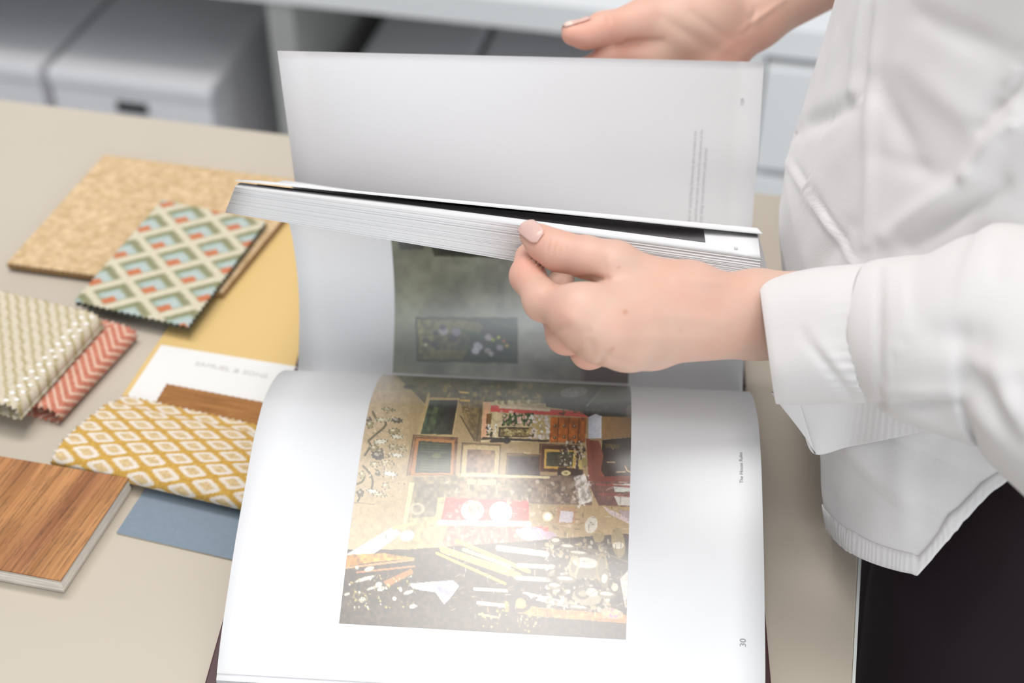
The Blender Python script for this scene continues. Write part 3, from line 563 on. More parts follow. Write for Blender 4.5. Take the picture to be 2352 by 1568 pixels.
# brown fabric strip on the label
def brown_col(P):
    n = vnoise(np.stack([P@ex_*60, P@ey_*700, P[:, 2]], 1), 1)+.5*vnoise(P, 900); return np.array([160, 110, 64.])+np.outer(n, (30, 24, 18))
eb_, _ = dirs((383, 881), (603, 923)); p0 = onz(383, 881, .003); p3 = onz(366, 909, .003)
eo = (p3-p0)/np.linalg.norm(p3-p0)
slab('brown_swatch', 'narrow brown cloth sample between white label strip and mustard fabric', 'swatch', [p0, p0+eb_*.085, p0+eb_*.085+eo*.035, p0+eo*.035], .0017, .0013, brown_col, 90, 40, .0003, side=(190, 150, 84))
# geometric cream, sage and orange fabric
gz = .0115
ga, gM = lattice((376, 551), (34, 38.5), (86.5, -21), gz)
def green_col(P):
    pq = (P-ga)[:, :2]@gM.T; n1 = vnoise(P, 320); n2 = vnoise(P, 900)
    pq = pq+.03*np.stack([n1, vnoise(P+3, 320)], 1); f = pq-np.round(pq); p, q = f[:, 0], f[:, 1]
    bx = lambda cp, cq, hp, hq: np.maximum(np.abs(p-cp)-hp, np.abs(q-cq)-hq)
    c = np.tile(np.array([212, 202, 178.]), (len(P), 1)); e = .09
    def put(d, col, e=e):
        nonlocal c; m = blur_step(d, e)[:, None]; c = c*(1-m)+np.asarray(col, float)*m
    put(bx(0, 0, .36, .39), (152, 150, 118)); put(bx(-.24, 0, .11, .36), (130, 130, 94), .14); put(bx(.05, .27, .28, .10), (140, 138, 104), .14)
    put(bx(.06, -.08, .27, .27), (168, 184, 176), .12); put(bx(.11, -.03, .20, .20), (182, 192, 188), .1)
    put(bx(.22, -.22, .135, .165), (198, 120, 82), .05)
    return np.clip(c+np.outer(n2, (20, 20, 18)), 20, 240)
gc = [onz(*p, gz) for p in ((372, 460), (612, 508), (432, 750), (170, 692))]
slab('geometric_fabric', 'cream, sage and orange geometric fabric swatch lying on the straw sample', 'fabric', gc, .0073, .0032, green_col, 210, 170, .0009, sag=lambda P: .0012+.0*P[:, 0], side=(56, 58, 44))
# folded fabrics: profile swept along the fold
def folded(name, label, P0, P1, into, prof, colf, nl, zigamp=.0011, th=.0014, over=0, parts=None):
    """prof: list of (distance towards the inside of the fold, z) along the cloth; P0-P1 the fold edge on the table"""
    d = P1-P0; d[2] = 0; Ln = np.linalg.norm(d); d /= Ln
    pr = crom(np.array(prof), 150) if len(prof) > 2 else np.array(prof)
    s = np.r_[0, np.cumsum(np.linalg.norm(np.diff(pr, axis=0), axis=1))]; ns = len(pr)
    l = np.linspace(0, Ln, nl); Lg, I = np.meshgrid(l, np.arange(ns)); Lg, I = Lg.ravel(), I.ravel()
    base = np.array([P0[0], P0[1], 0])
    P = base+np.outer(Lg, d)+np.outer(pr[I, 0], into)+np.outer(pr[I, 1], BZ)
    zz = zigamp*np.sign(np.sin(s*2*np.pi/.0042))*1.0
    J = np.arange(len(P)) % nl
    P[J == 0] -= np.outer(zz[I[J == 0]], d); P[J == nl-1] += np.outer(zz[I[J == nl-1]], d)
    ze = zig(nl, zigamp, .0045, Ln)
    for r in (0, ns-1): sel = I == r; P[sel] += np.outer(ze[J[sel]], into)
    c = colf(Lg, s[I], P); P[:, 2] += .0004*vnoise(np.stack([Lg, s[I], Lg*0], 1), 900)
    o = part(name, P, grid_faces(ns, nl), M['fabric'], None, cols=np.clip(lin(np.clip(c, 5, 250))*.90, .003, .92))
    solid(o, th, 0); return tag(o, label, 'fabric')
# mustard and white fabric: top sheet, rounded front fold, underside
mP0, mP1 = onz(131, 1047, .010), onz(560, 1148, .010); md = (mP1-mP0)/np.linalg.norm(mP1-mP0); mP1 = mP0+md*.150
mi = onz(285, 907, .006)-onz(131, 1047, .010); mi[2] = 0; Dm = np.linalg.norm(mi); mi /= Dm
mprof = [(.045, .0030), (.012, .0030), (.001, .0036), (-.0042, .0072), (-.0030, .0118), (.003, .0150), (.013, .0158), (.030, .0142), (.050, .0105), (Dm*.82, .0075), (Dm, .0052)]
s_top = None
ma, mM = lattice((259.5, 986), (28, 27.5), (60, -3.6), .014)
def mus_col(Lg, s, P):
    # flatten onto the top sheet: distance from the back edge along the cloth
    smax = s.max(); q0 = np.array([mP0[0], mP0[1], 0])+np.outer(Lg, md)+np.outer(Dm-(smax-s), mi)
    pq = (q0-ma)[:, :2]@mM.T; U2 = np.stack([Lg, s, Lg*0], 1); pq = pq+.03*np.stack([vnoise(U2, 420), vnoise(U2+2, 420)], 1)
    f = pq-np.round(pq); p, q = f[:, 0], f[:, 1]
    def rb(hp, hq, r): x = np.maximum(np.abs(p)-hp+r, 0); y = np.maximum(np.abs(q)-hq+r, 0); return np.hypot(x, y)-r+np.minimum(np.maximum(np.abs(p)-hp, np.abs(q)-hq)+r, 0)
    n = vnoise(U2, 1100); thr = np.sin(s*2*np.pi/.0011)*.5+np.sin(Lg*2*np.pi/.0011)*.5
    c = np.tile(np.array([201, 158, 76.]), (len(Lg), 1))+np.outer(n+.25*thr, (24, 24, 20))
    m = blur_step(rb(.41, .37, .16), .07)[:, None]; c = c*(1-m)+(np.array([229, 217, 205.])+np.outer(n, (14, 14, 14)))*m
    m = blur_step(rb(.24, .19, .06), .06)[:, None]; c = c*(1-m)+(np.array([210, 182, 136.])+np.outer(thr, (12, 12, 14))+np.outer(n, (24, 24, 24)))*m
    return c
folded('mustard_fabric', 'folded mustard and white lattice fabric, lying over the blue card', mP0, mP1, mi, mprof, mus_col, 330)
# coral fabric under the cream one
cP0, cP1 = onz(312, 770, .005), onz(136, 961, .005); cd = (cP1-cP0)/np.linalg.norm(cP1-cP0); ci = -np.array([-cd[1], cd[0], 0])
if ci[0] > 0: ci = -ci
def coral_col(Lg, s, P):
    U2 = np.stack([Lg, s, Lg*0], 1); n = vnoise(U2, 700)
    w_ = s-s.max()*.5; z = Lg+.55*np.abs(((w_/.026)+.25) % 1-.5)*.052
    st = np.abs((z/.0068) % 1-.5); fl = .5+.5*np.sin(s*2*np.pi/.0016)
    m = (np.clip((st-.25)/.14, 0, 1)*(.62+.30*fl))[:, None]
    c = np.array([196, 120, 98.])+np.outer(n, (30, 26, 22)); return c*(1-m)+np.array([232, 208, 186.])*m
folded('coral_fabric', 'folded coral and white chevron fabric under the cream weave', cP0, cP1, ci, [(.062, .0011), (.008, .0011), (.0012, .0022), (-.0004, .0055), (.002, .0092), (.010, .0106), (.030, .0100), (.060, .0092)], coral_col, 200)
wP0, wP1 = onz(231, 737, .017), onz(40, 949, .017); wd = (wP1-wP0)/np.linalg.norm(wP1-wP0); wi = -np.array([-wd[1], wd[0], 0])
if wi[0] > 0: wi = -wi
sd_ = onz(31, 861, .02)-onz(20, 752, .02); sd_ /= np.linalg.norm(sd_); sn_ = np.array([sd_[1], -sd_[0], 0]); sp_ = abs(np.dot(onz(123, 800, .02)-onz(100, 800, .02), sn_))
def cream_col(Lg, s, P):
    n = vnoise(P, 600); x = (P@sn_)/sp_; y = (P@sd_)/.006
    f = np.abs((x+.07*np.sin(y*1.1*np.pi)) % 1-.5); m = np.clip((.24-f)/.16, 0, 1)*(.78+.22*np.sin(y*1.1*np.pi+2.1*np.floor(x+.5)))
    c = (np.array([212, 199, 178.])+np.outer(n, (22, 22, 20)))*(1-m[:, None])+np.array([164, 148, 98.])*m[:, None]
    return c
cream = folded('cream_weave_fabric', 'folded cream and olive woven fabric at the left edge, on the coral one', wP0, wP1, wi, [(.13, .0128), (.010, .0128), (.0015, .0135), (-.0003, .0165), (.002, .0205), (.012, .0222), (.05, .0225), (.13, .0215)], cream_col, 220)
# white tufts along its fold
VT, FT = [], []
def blob(c, ax, r, n=6):
    b = len(VT)
    for i in range(n-1):
        th = math.pi*(i+1)/n
        for k in range(8): ph = k*math.pi/4; VT.append(c+ax[0]*r[0]*math.cos(th)+(ax[1]*math.cos(ph)*r[1]+ax[2]*math.sin(ph)*r[2])*math.sin(th))
    for i in range(n-2):
        for k in range(8): FT.append((b+i*8+k, b+i*8+(k+1) % 8, b+i*8+8+(k+1) % 8, b+i*8+8+k))
    VT.append(c+ax[0]*r[0]); VT.append(c-ax[0]*r[0]); m_ = b+8*(n-1)
    for k in range(8): FT.append((b+(k+1) % 8, b+k, m_)); FT.append((b+8*(n-2)+k, b+8*(n-2)+(k+1) % 8, m_+1))
Lw = np.linalg.norm(wP1-wP0)
for k in range(13):
    for off, zz in ((.0035, .0216), (.0085, .0226)):
        c = np.array([wP0[0], wP0[1], 0])+wd*(Lw*(k+.5+(.5 if off > .005 else 0))/13.4)+wi*(off+random.uniform(-.0006, .0006)); c[2] = zz
        blob(c, (RT, np.array([0, 1., 0]), BZ), (.0019, .0013, .0010))
V_ = np.array(VT)
part('tuft', V_, FT, mat('white_yarn', (.82, .79, .76, 1), .9, .1), cream, 'white yarn tufts along the fold')['kind'] = 'stuff'
# oak faced plywood sample
wz = .0110
wa, wal = dirs((41, 1054), (296, 1097.5), wz); wbv, wbl = dirs((296, 1097.5), (139, 1333), wz)
wc = onz(296, 1097.5, wz); wc[2] = 0; wl = .085
wt = thing('wood_sample', 'square oak veneered plywood sample block at the lower left', 'wood sample', wc-wa*wl/2+wbv*wbl/2)
def wood_patch(z0, z1, ins, m, name, grid=None, label=None):
    P = [wc-wa*wl+wa*ins+wbv*ins, wc-wa*ins+wbv*ins, wc-wa*ins+wbv*(wbl-ins), wc-wa*wl+wa*ins+wbv*(wbl-ins)]
    if not grid: return bevel(quad_part(name, P[::-1], z0, z1, M[m], wt, label), .0001, 1)
    nu, nv = grid; a, b = np.meshgrid(np.linspace(0, 1, nu), np.linspace(0, 1, nv)); a, b = a.ravel()[:, None], b.ravel()[:, None]
    Q = (P[0]*(1-a)+P[1]*a)*(1-b)+(P[3]*(1-a)+P[2]*a)*b; x, y = (a*wl).ravel(), (b*wbl).ravel()
    wx = x+.004*vnoise(np.stack([x*30, y*14, x*0], 1), 1)+.012*vnoise(np.stack([x*9, y*5+4, x*0], 1), 1)
    g = vnoise(np.stack([wx*900, y*30, x*0], 1), 1)+.8*vnoise(np.stack([wx*280, y*12, x*0+5], 1), 1); big = vnoise(np.stack([wx*70, y*16, x*0+9], 1), 1)
    c = np.array([176, 120, 70.])+np.outer(g, (34, 30, 26))+np.outer(big, (44, 44, 42)); c[:, 2] += 6*np.clip(-big, 0, 1)*4
    pores = vnoise(np.stack([wx*1500, y*60, x*0+2], 1), 1); c *= (1-.16*(pores > .22))[:, None]
    Q[:, 2] = z1; Q2 = Q.copy(); Q2[:, 2] = z0; N = nu*nv; Fg = grid_faces(nv, nu)
    ring = np.array([i for i in range(nu)]+[r*nu+nu-1 for r in range(1, nv)]+[(nv-1)*nu+i for i in range(nu-2, -1, -1)]+[r*nu for r in range(nv-2, 0, -1)]); nx = np.roll(ring, -1)
    F = np.vstack([Fg[:, ::-1], np.stack([ring, nx, nx+N, ring+N], 1)])
    return part(name, np.vstack([Q, Q2]), F, M[m], wt, label, smooth=False, cols=np.clip(lin(np.clip(np.vstack([c, c*.8]), 10, 240))*.90, .003, .9))
wood_patch(.0102, wz, 0, 'wood', 'veneer', (190, 170), 'oak grain face')
for z0, z1, i_, m_ in ((.0088, .0101, .0003, 'plydark'), (.0066, .0087, .0001, 'ply'), (.0044, .0065, .0003, 'ply'), (.0022, .0043, .0001, 'ply'), (.0004, .0021, .0003, 'plydark')): wood_patch(z0, z1, i_, m_, 'ply')
# blue card
be, _ = dirs((268, 1226), (532, 1287)); bu_, _ = dirs((268, 1226), (334.5, 1124)); bp = onz(268, 1226)
bc = thing('blue_card', 'slate blue paint card partly under the mustard fabric and the book', 'card', bp+be*.05+bu_*.03)
quad_part('card', [bp, bp+be*.105, bp+be*.105+bu_*.062, bp+bu_*.062], .0003, .0008, M['card'], bc, 'pale card core')
quad_part('colour_face', [bp, bp+be*.105, bp+be*.105+bu_*.062, bp+bu_*.062], .0008, .0012, M['blue'], bc)
# ------------------------------------------------------------------ the person: implicit surfaces meshed with surface nets
def cone(a, b, ra, rb): return ('c', np.asarray(a, float), np.asarray(b, float), ra, rb)
def ellip(c, r, ax=None): return ('e', np.asarray(c, float), np.asarray(r, float), np.eye(3) if ax is None else np.asarray(ax, float), 0)
def dist(P, pr):
    if pr[0] == 'c':
        _, a, b, ra, rb = pr; d = b-a; t = np.clip(((P-a)@d)/(d@d+1e-12), 0, 1)
        return np.linalg.norm(P-a-t[:, None]*d, axis=1)-(ra+(rb-ra)*t)
    q = (P-pr[1])@pr[3].T; k0 = np.linalg.norm(q/pr[2], axis=1); k1 = np.linalg.norm(q/pr[2]**2, axis=1)
    return k0*(k0-1)/(k1+1e-9)
def smin(a, b, k): h = np.clip(k-np.abs(a-b), 0, None)/k; return np.minimum(a, b)-h*h*k*.25
def chain(P, prs, k):
    d = dist(P, prs[0])
    for p in prs[1:]: d = smin(d, dist(P, p), k)
    return d
def nets(fn, lo, hi, h):
    n = np.ceil((np.asarray(hi)-lo)/h).astype(int)+1
    ax = [lo[k]+h*np.arange(n[k]) for k in range(3)]
    D = np.empty(n, np.float32)
    Yg, Zg = np.meshgrid(ax[1], ax[2], indexing='ij')
    for i0 in range(0, n[0], 16):
        xs = ax[0][i0:i0+16]; X = np.repeat(xs, n[1]*n[2]); P = np.stack([X, np.tile(Yg.ravel(), len(xs)), np.tile(Zg.ravel(), len(xs))], 1)
        D[i0:i0+16] = fn(P).reshape(len(xs), n[1], n[2])
    I = D < 0; s = sum(I[dx:n[0]-1+dx, dy:n[1]-1+dy, dz:n[2]-1+dz].astype(np.int8) for dx in (0, 1) for dy in (0, 1) for dz in (0, 1))
    act = (s > 0) & (s < 8); idx = np.full(act.shape, -1, np.int64); c = np.argwhere(act); idx[act] = np.arange(len(c))
    acc = np.zeros((len(c), 3)); cnt = np.zeros(len(c)); cor = [(0, 0, 0), (1, 0, 0), (0, 1, 0), (1, 1, 0), (0, 0, 1), (1, 0, 1), (0, 1, 1), (1, 1, 1)]
    for a in range(8):
        for b in range(a+1, 8):
            if bin(a ^ b).count('1') != 1: continue
            A, B = np.array(cor[a]), np.array(cor[b]); ca, cb = c+A, c+B
            da, db = D[ca[:, 0], ca[:, 1], ca[:, 2]], D[cb[:, 0], cb[:, 1], cb[:, 2]]; m = (da < 0) != (db < 0)
            t = (da/(da-db+1e-20))[:, None]; acc[m] += (A+(B-A)*t)[m]; cnt[m] += 1
    V = lo+h*(c+acc/cnt[:, None]); F = []
    for k in range(3):
        sl0 = [slice(None)]*3; sl1 = [slice(None)]*3; sl0[k] = slice(0, n[k]-1); sl1[k] = slice(1, n[k])
        cr = I[tuple(sl0)] != I[tuple(sl1)]; e = np.argwhere(cr); u, v = [q for q in range(3) if q != k]
        ok = (e[:, u] > 0) & (e[:, v] > 0) & (e[:, u] < n[u]-1) & (e[:, v] < n[v]-1); e = e[ok]
        def ix(du, dv): q = e.copy(); q[:, u] += du; q[:, v] += dv; return idx[q[:, 0], q[:, 1], q[:, 2]]
        f = np.stack([ix(-1, -1), ix(0, -1), ix(0, 0), ix(-1, 0)], 1); ins = I[e[:, 0], e[:, 1], e[:, 2]]
        flip = ins if k != 1 else ~ins; f[~flip] = f[~flip][:, ::-1]; F.append(f)
    return V, np.vstack(F)
def smoothv(V, F, it=2, lam=.5):
    a = np.vstack([F[:, [0, 1]], F[:, [1, 2]], F[:, [2, 3]], F[:, [3, 0]]]); a = np.vstack([a, a[:, ::-1]])
    for k in range(it*2):
        S = np.zeros_like(V); np.add.at(S, a[:, 0], V[a[:, 1]]); d = np.bincount(a[:, 0], minlength=len(V))[:, None]
        V = V+(lam if k % 2 == 0 else -lam*1.02)*(S/np.maximum(d, 1)-V)
    return V
def crease(V, F, segs, towards=O):
    """press or raise narrow lines given as (x0,y0,x1,y1,width,height m) on the side seen from the camera"""
    N = normals(V, F); X, Y = proj(V); vis = np.einsum('ij,ij->i', N, towards-V) > 0; dz = np.zeros(len(V))
    for x0, y0, x1, y1, wd, hgt in segs:
        dx, dy = x1-x0, y1-y0; t = np.clip(((X-x0)*dx+(Y-y0)*dy)/(dx*dx+dy*dy), 0, 1); d = np.hypot(X-x0-t*dx, Y-y0-t*dy)
        dz += hgt*np.exp(-(d/wd)**2)*(.35+.65*np.sin(np.pi*np.clip(t, .12, .88)))*vis
    return V+N*dz[:, None]
def K(x, y, d, r): return at(x, y, d), r*d/FPX
def seg(a, b): return cone(a[0], b[0], a[1], b[1])
def bones(*pts): return [seg(a, b) for a, b in zip(pts[:-1], pts[1:])]
# --- near (left) hand closing thumb and fingers on the page block
w1, w2 = K(1745, 695, .700, 55), K(1745, 750, .704, 50)
cmc, tmc, tip_, tt = K(1590, 664, .688, 48), K(1412, 608, .681, 47), K(1284, 577, .690, 37.5), K(1223, 539, .701, 30)
m2, m3, m4, m5 = K(1338, 722, .664, 47), K(1392, 762, .664, 50), K(1445, 785, .672, 42), K(1492, 790, .686, 38)
PA = [seg(w1, w2), seg(w1, cmc), seg(K(1735, 705, .700, 54), m2), seg(K(1735, 722, .700, 54), m3), seg(K(1735, 742, .703, 52), m4), seg(K(1735, 757, .706, 50), m5), seg(cmc, m2), seg(m2, m3), seg(m3, m4), seg(m4, m5), seg(K(1560, 690, .69, 60), K(1450, 740, .675, 60)),
      seg(w1, K(1950, 705, .680, 62)), seg(w2, K(1950, 775, .682, 60)), seg(K(1850, 695, .688, 62), K(1850, 775, .69, 60))]
TH = bones(cmc, tmc, K(1345, 590, .686, 44), tip_, tt)+[seg(tip_, K(1246, 560, .695, 36)), seg(tmc, K(1440, 660, .680, 44))]
FI = [bones(m2, K(1248, 692, .682, 43), K(1212, 634, .702, 38), K(1214, 590, .717, 32)), bones(m3, K(1302, 766, .689, 45), K(1266, 700, .718, 34), K(1290, 640, .735, 30)),
      bones(m4, K(1353, 804, .700, 40), K(1312, 745, .730, 32), K(1335, 690, .745, 28)), bones(m5, K(1418, 810, .711, 34), K(1382, 772, .735, 28), K(1398, 730, .748, 25))]
def hand_fn(PA, TH, FI, kp=.012, kf=.005):
    def fn(P):
        p = chain(P, PA, kp); d = smin(p, chain(P, TH, .006), .007)
        for f in FI: d = np.minimum(d, smin(p, chain(P, f, kf), .011))
        return d
    return fn
def bounds(prs, m=.013):
    lo = np.min([np.minimum(p[1]-p[3], p[2]-p[4]) for p in prs], 0)-m; hi = np.max([np.maximum(p[1]+p[3], p[2]+p[4]) for p in prs], 0)+m; return lo, hi
allp = PA+TH+sum(FI, []); lo, hi = bounds(allp)
V1, F1 = nets(hand_fn(PA, TH, FI), lo, hi, .00105); V1 = smoothv(V1, F1, 3)
V1 = crease(V1, F1, [(1262, 553, 1255, 590, 3, -.0005), (1276, 548, 1268, 598, 3.5, -.0006), (1290, 548, 1282, 600, 3, -.0005), (1300, 556, 1296, 585, 3, -.0003),
    (1330, 640, 1395, 640, 7, -.0022), (1252, 668, 1290, 648, 6, -.0010), (1262, 760, 1300, 752, 9, -.0009), (1300, 812, 1345, 800, 9, -.0009), (1372, 842, 1392, 812, 8, -.0013), (1395, 818, 1460, 840, 6, -.0006),
    (1345, 790, 1365, 760, 14, .0010), (1300, 720, 1330, 742, 16, .0009), (1352, 765, 1362, 808, 10, -.0008), (1420, 560, 1500, 600, 18, -.0005), (1398, 590, 1402, 612, 10, .0004), (1560, 640, 1700, 650, 14, .0008), (1500, 720, 1660, 740, 16, .0006), (1420, 775, 1620, 775, 14, .0005)])
# --- far (right) hand behind the far leaf
rw = K(1732, 38, .878, 58)
rc, rm, ri, rt_ = K(1612, 40, .866, 74), K(1482, 50, .860, 50), K(1384, 68, .853, 36.5), K(1314, 78, .847, 25)
q2, q3, q4, q5 = K(1500, 135, .870, 46), K(1522, 190, .872, 46), K(1545, 240, .872, 44), K(1572, 285, .872, 40)
PB = [seg(rw, rc), seg(rw, q2), seg(K(1700, 65, .878, 50), q3), seg(K(1680, 96, .876, 44), q4), seg(K(1664, 122, .874, 40), q5), seg(q2, q3), seg(q3, q4), seg(q4, q5), seg(K(1668, 84, .872, 40), K(1636, 165, .868, 44)), seg(rc, q2), seg(K(1560, 62, .862, 56), rc),
      seg(rw, K(1950, -84, .905, 64)), seg(K(1735, 46, .886, 46), K(1950, -72, .912, 58))]
TB_ = bones(rc, rm, ri, K(1345, 82, .849, 27), rt_)
FB = [bones(q2, K(1402, 138, .860, 36), K(1338, 168, .859, 29), K(1306, 208, .858, 24)), bones(q3, K(1405, 200, .863, 36), K(1345, 240, .860, 29), K(1318, 285, .857, 24)), bones(q4, K(1428, 255, .864, 34), K(1372, 295, .861, 28), K(1345, 335, .858, 23)), bones(q5, K(1470, 305, .865, 30), K(1425, 338, .862, 25), K(1400, 368, .858, 21))]
lo, hi = bounds(PB+TB_+sum(FB, []))
V2, F2 = nets(hand_fn(PB, TB_, FB), lo, hi, .0013); V2 = smoothv(V2, F2, 3)
V2 = crease(V2, F2, [(1395, 38, 1402, 52, 4, -.0007), (1408, 78, 1408, 96, 4, -.0006), (1440, 96, 1520, 92, 6, -.0018), (1520, 40, 1640, 118, 14, -.0010), (1590, 30, 1690, 100, 10, -.0008), (1700, 70, 1800, 0, 7, .0012), (1722, 62, 1735, 20, 6, -.0010), (1640, 130, 1720, 80, 12, .0008)])
# --- hidden body: arms, shoulders, neck and head as one coarse surface joined to the hands
elL, shL, elR, shR = np.array([.355, .395, .205]), np.array([.275, .505, .500]), np.array([.43, .875, .22]), np.array([.275, .825, .500])
hL, hR = at(1930, 740, .682), at(1940, -66, .906)
nk, hd = np.array([.255, .665, .56]), np.array([.215, .665, .715])
BO = [cone(hL, elL, .020, .032), cone(elL, (.335, .447, .36), .032, .034), cone((.335, .447, .36), shL, .034, .036), cone(hR, elR, .019, .032), cone(elR, (.385, .86, .36), .032, .034), cone((.385, .86, .36), shR, .034, .036), cone(shL, shR, .036, .036), cone((.27, .665, .48), nk, .07, .05), cone(nk, (.245, .665, .64), .05, .048),
      ellip((.275, .665, .36), (.088, .135, .17)), ellip((.285, .63, .13), (.085, .12, .16)), ellip(hd, (.092, .072, .108)), cone((.175, .665, .645), (.20, .665, .65), .026, .045), cone((.122, .665, .70), (.118, .665, .69), .009, .012),
      ellip((.215, .592, .70), (.016, .008, .026)), ellip((.215, .738, .70), (.016, .008, .026))]
lo, hi = np.array([.08, .33, .0]), np.array([.49, .95, .86])
V3, F3 = nets(lambda P: chain(P, BO, .02), lo, hi, .0065); V3 = smoothv(V3, F3, 2)
person = thing('person', 'person in a loose white shirt and dark trousers, holding the book pages', 'person', (.30, .66, -.86))
Vb = np.vstack([V1, V2, V3]); Fb = np.vstack([F1, F2+len(V1), F3+len(V1)+len(V2)])
sc_ = np.tile(np.array([.650, .415, .325]), (len(Vb), 1))
red = np.zeros(len(Vb))
for c_, r_ in ((tt, .013), (tip_, .010), (K(1215, 640, .70, 0), .014), (K(1300, 790, .69, 0), .014), (K(1350, 835, .70, 0), .013), (K(1425, 835, .71, 0), .012), (K(1340, 740, .66, 0), .010), (rt_, .012), (ri, .012), (K(1400, 125, .85, 0), .016), (K(1690, 110, .87, 0), .020), (rm, .012)):
    red += np.exp(-(np.linalg.norm(Vb-c_[0], axis=1)/(r_*1.15))**2)
red = np.clip(red, 0, 1)*.55+.5*vnoise(Vb, 55)+.25*vnoise(Vb, 160)
sc_ = sc_*(1+np.outer(red, (.06, -.20, -.22))); sc_ *= (1+.05*vnoise(Vb, 25))[:, None]
Xb, Yb = proj(Vb)
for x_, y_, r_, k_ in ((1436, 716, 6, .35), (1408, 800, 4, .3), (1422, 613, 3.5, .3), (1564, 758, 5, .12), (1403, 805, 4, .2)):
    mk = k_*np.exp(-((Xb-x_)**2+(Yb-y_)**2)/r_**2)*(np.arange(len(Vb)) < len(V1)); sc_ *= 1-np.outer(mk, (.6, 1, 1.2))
body = part('body', Vb, Fb, M['skin'], person, cols=np.clip(sc_, .02, .95))
# nails laid on the thumbs
def nail(V, F, cx, cy, ang, a, b, lift_, src=None, dirv=None):
    bv = BVHTree.FromPolygons([tuple(v) for v in V], [tuple(f) for f in F]); P, Fm, mi = [], [], []
    nr, nc = 14, 13; ca, sa = math.cos(ang), math.sin(ang)
    for i in range(nr):
        for j in range(nc):
            u = -1+2*i/(nr-1); v = -1+2*j/(nc-1)
            hw = (1-.10*(u+1)/2) if u < .55 else (1-.05)*math.sqrt(max(0, 1-((u-.55)/.60)**2))
            if u < -.5: hw *= math.sqrt(max(.3, 1-.7*((-.5-u)/.5)**2))
            x = cx+(u*a*ca-v*b*hw*sa); y = cy+(u*a*sa+v*b*hw*ca)
            d = ray(x, y); r = bv.ray_cast(Vector(O), Vector(d))
            if r[0] is None: r = bv.find_nearest(Vector(O+d*.70))
            n_ = np.array(r[1]); n_ = n_ if n_@d < 0 else -n_
            P.append(np.array(r[0])+n_*(lift_*(1-.35*v*v)-(.0006 if u < -.9 else 0)))
    F_ = grid_faces(nr, nc); mi = [1 if (f.min()//nc) >= nr-3 else 0 for f in F_]
    return np.array(P), F_, mi
Pn, Fn, mi = nail(V1, F1, 1218, 528, math.atan2(-30, -38), 30, 21, .0007)
n1 = part('nail', Pn, Fn[:, ::-1], [M['nail'], M['nailtip']], person, 'thumb nail', midx=mi); solid(n1, .0007, -1)
bv2 = BVHTree.FromPolygons([tuple(v) for v in V2], [tuple(f) for f in F2]); a0, a1 = K(1352, 72, .850, 0)[0], K(1296, 74, .846, 0)[0]; axn = (a1-a0)/np.linalg.norm(a1-a0); lat = np.cross(axn, UP); lat /= np.linalg.norm(lat); upn = np.cross(lat, axn); upn = upn if upn@UP > 0 else -upn
Pn = []
for i in range(12):
    for j in range(11):
        u = i/11; v = -1+j/5; hw = .0056*(1 if u < .7 else math.sqrt(max(.02, 1-((u-.7)/.36)**2)))
        q_ = a0+axn*(.0155*u)+upn*.012+lat*v*hw; r = bv2.ray_cast(Vector(q_), Vector(-upn)); h_ = np.array(r[0]) if r[0] is not None else q_-upn*.006
        Pn.append(h_+upn*(.0008*(1-.4*v*v)-(.0006 if i == 0 else 0)))
Pn = np.array(Pn); Fn = grid_faces(12, 11); mi = [1 if f.min()//11 >= 8 else 0 for f in Fn]
n2 = part('nail', Pn, Fn[:, ::-1], [M['nail'], M['nailtip']], person, 'thumb nail seen from the side', midx=mi); solid(n2, .0008, -1)
# hair cap
th, ph = np.meshgrid(np.linspace(0, 1.9, 26), np.linspace(0, 2*np.pi, 40, endpoint=False), indexing='ij'); th, ph = th.ravel(), ph.ravel()
Hn = np.stack([np.sin(th)*np.cos(ph), np.sin(th)*np.sin(ph), np.cos(th)], 1); cut = np.clip(1-.45*np.clip(-Hn[:, 0], 0, 1)*np.clip(th-.9, 0, 1), .4, 1)
Hp = hd+np.array([.012, 0, .006])+Hn*np.array([.098, .082, .112])*(1+.03*vnoise(Hn*np.array([3, 16, 3]), 2))[:, None]
Hp[:, 0] += .03*np.clip(th-1.2, 0, 1)
part('hair', Hp, grid_faces(26, 40, True), M['hair'], person)
# --- shirt torso: rings from hem to collar
nA = 420; zs = np.linspace(-.02, .52, 150)
def front_x(z): return np.interp(z, [-.05, 0.0, 0.01, 0.02, 0.03, 0.04, 0.06, 0.08, 0.1, 0.12, 0.15, 0.18, 0.21, 0.25, 0.3, 0.34, 0.4, .48, .52], [.192, 0.1911, 0.1887, 0.1859, 0.1829, 0.1797, 0.1732, 0.1643, 0.1545, 0.152, 0.1528, 0.1573, 0.1625, 0.1702, 0.1761, 0.1791, 0.178, .182, .19])+.0015
def ring(z, ang):
    fx = front_x(z); rx = np.interp(z, [0, .1, .2, .35, .48, .52], [.118, .128, .142, .135, .11, .08]); ry = np.interp(z, [-.05, .03, .1, .15, .25, .42, .48, .52], [.135, .135, .165, .170, .165, .172, .160, .11])
    yc = np.interp(z, [-.05, .03, .08, .12, .3], [.565, .565, .60, .63, .655]); e = 2/np.interp(z, [.02, .12, .3], [3.6, 2.5, 2.3]); ca, sa = np.cos(ang), np.sin(ang)
    y = yc+ry*np.sign(sa)*np.abs(sa)**e; sh_ = np.interp(z, [0, .05, .09], [.020, .013, 0])*np.clip((yc+.02-y)/(ry*.5), 0, 1)*np.clip(-ca*1.5, 0, 1)
    return np.stack([fx+rx+rx*np.sign(ca)*np.abs(ca)**e-sh_, y, z+0*ang], -1)
ang = np.linspace(0, 2*np.pi, nA, endpoint=False)
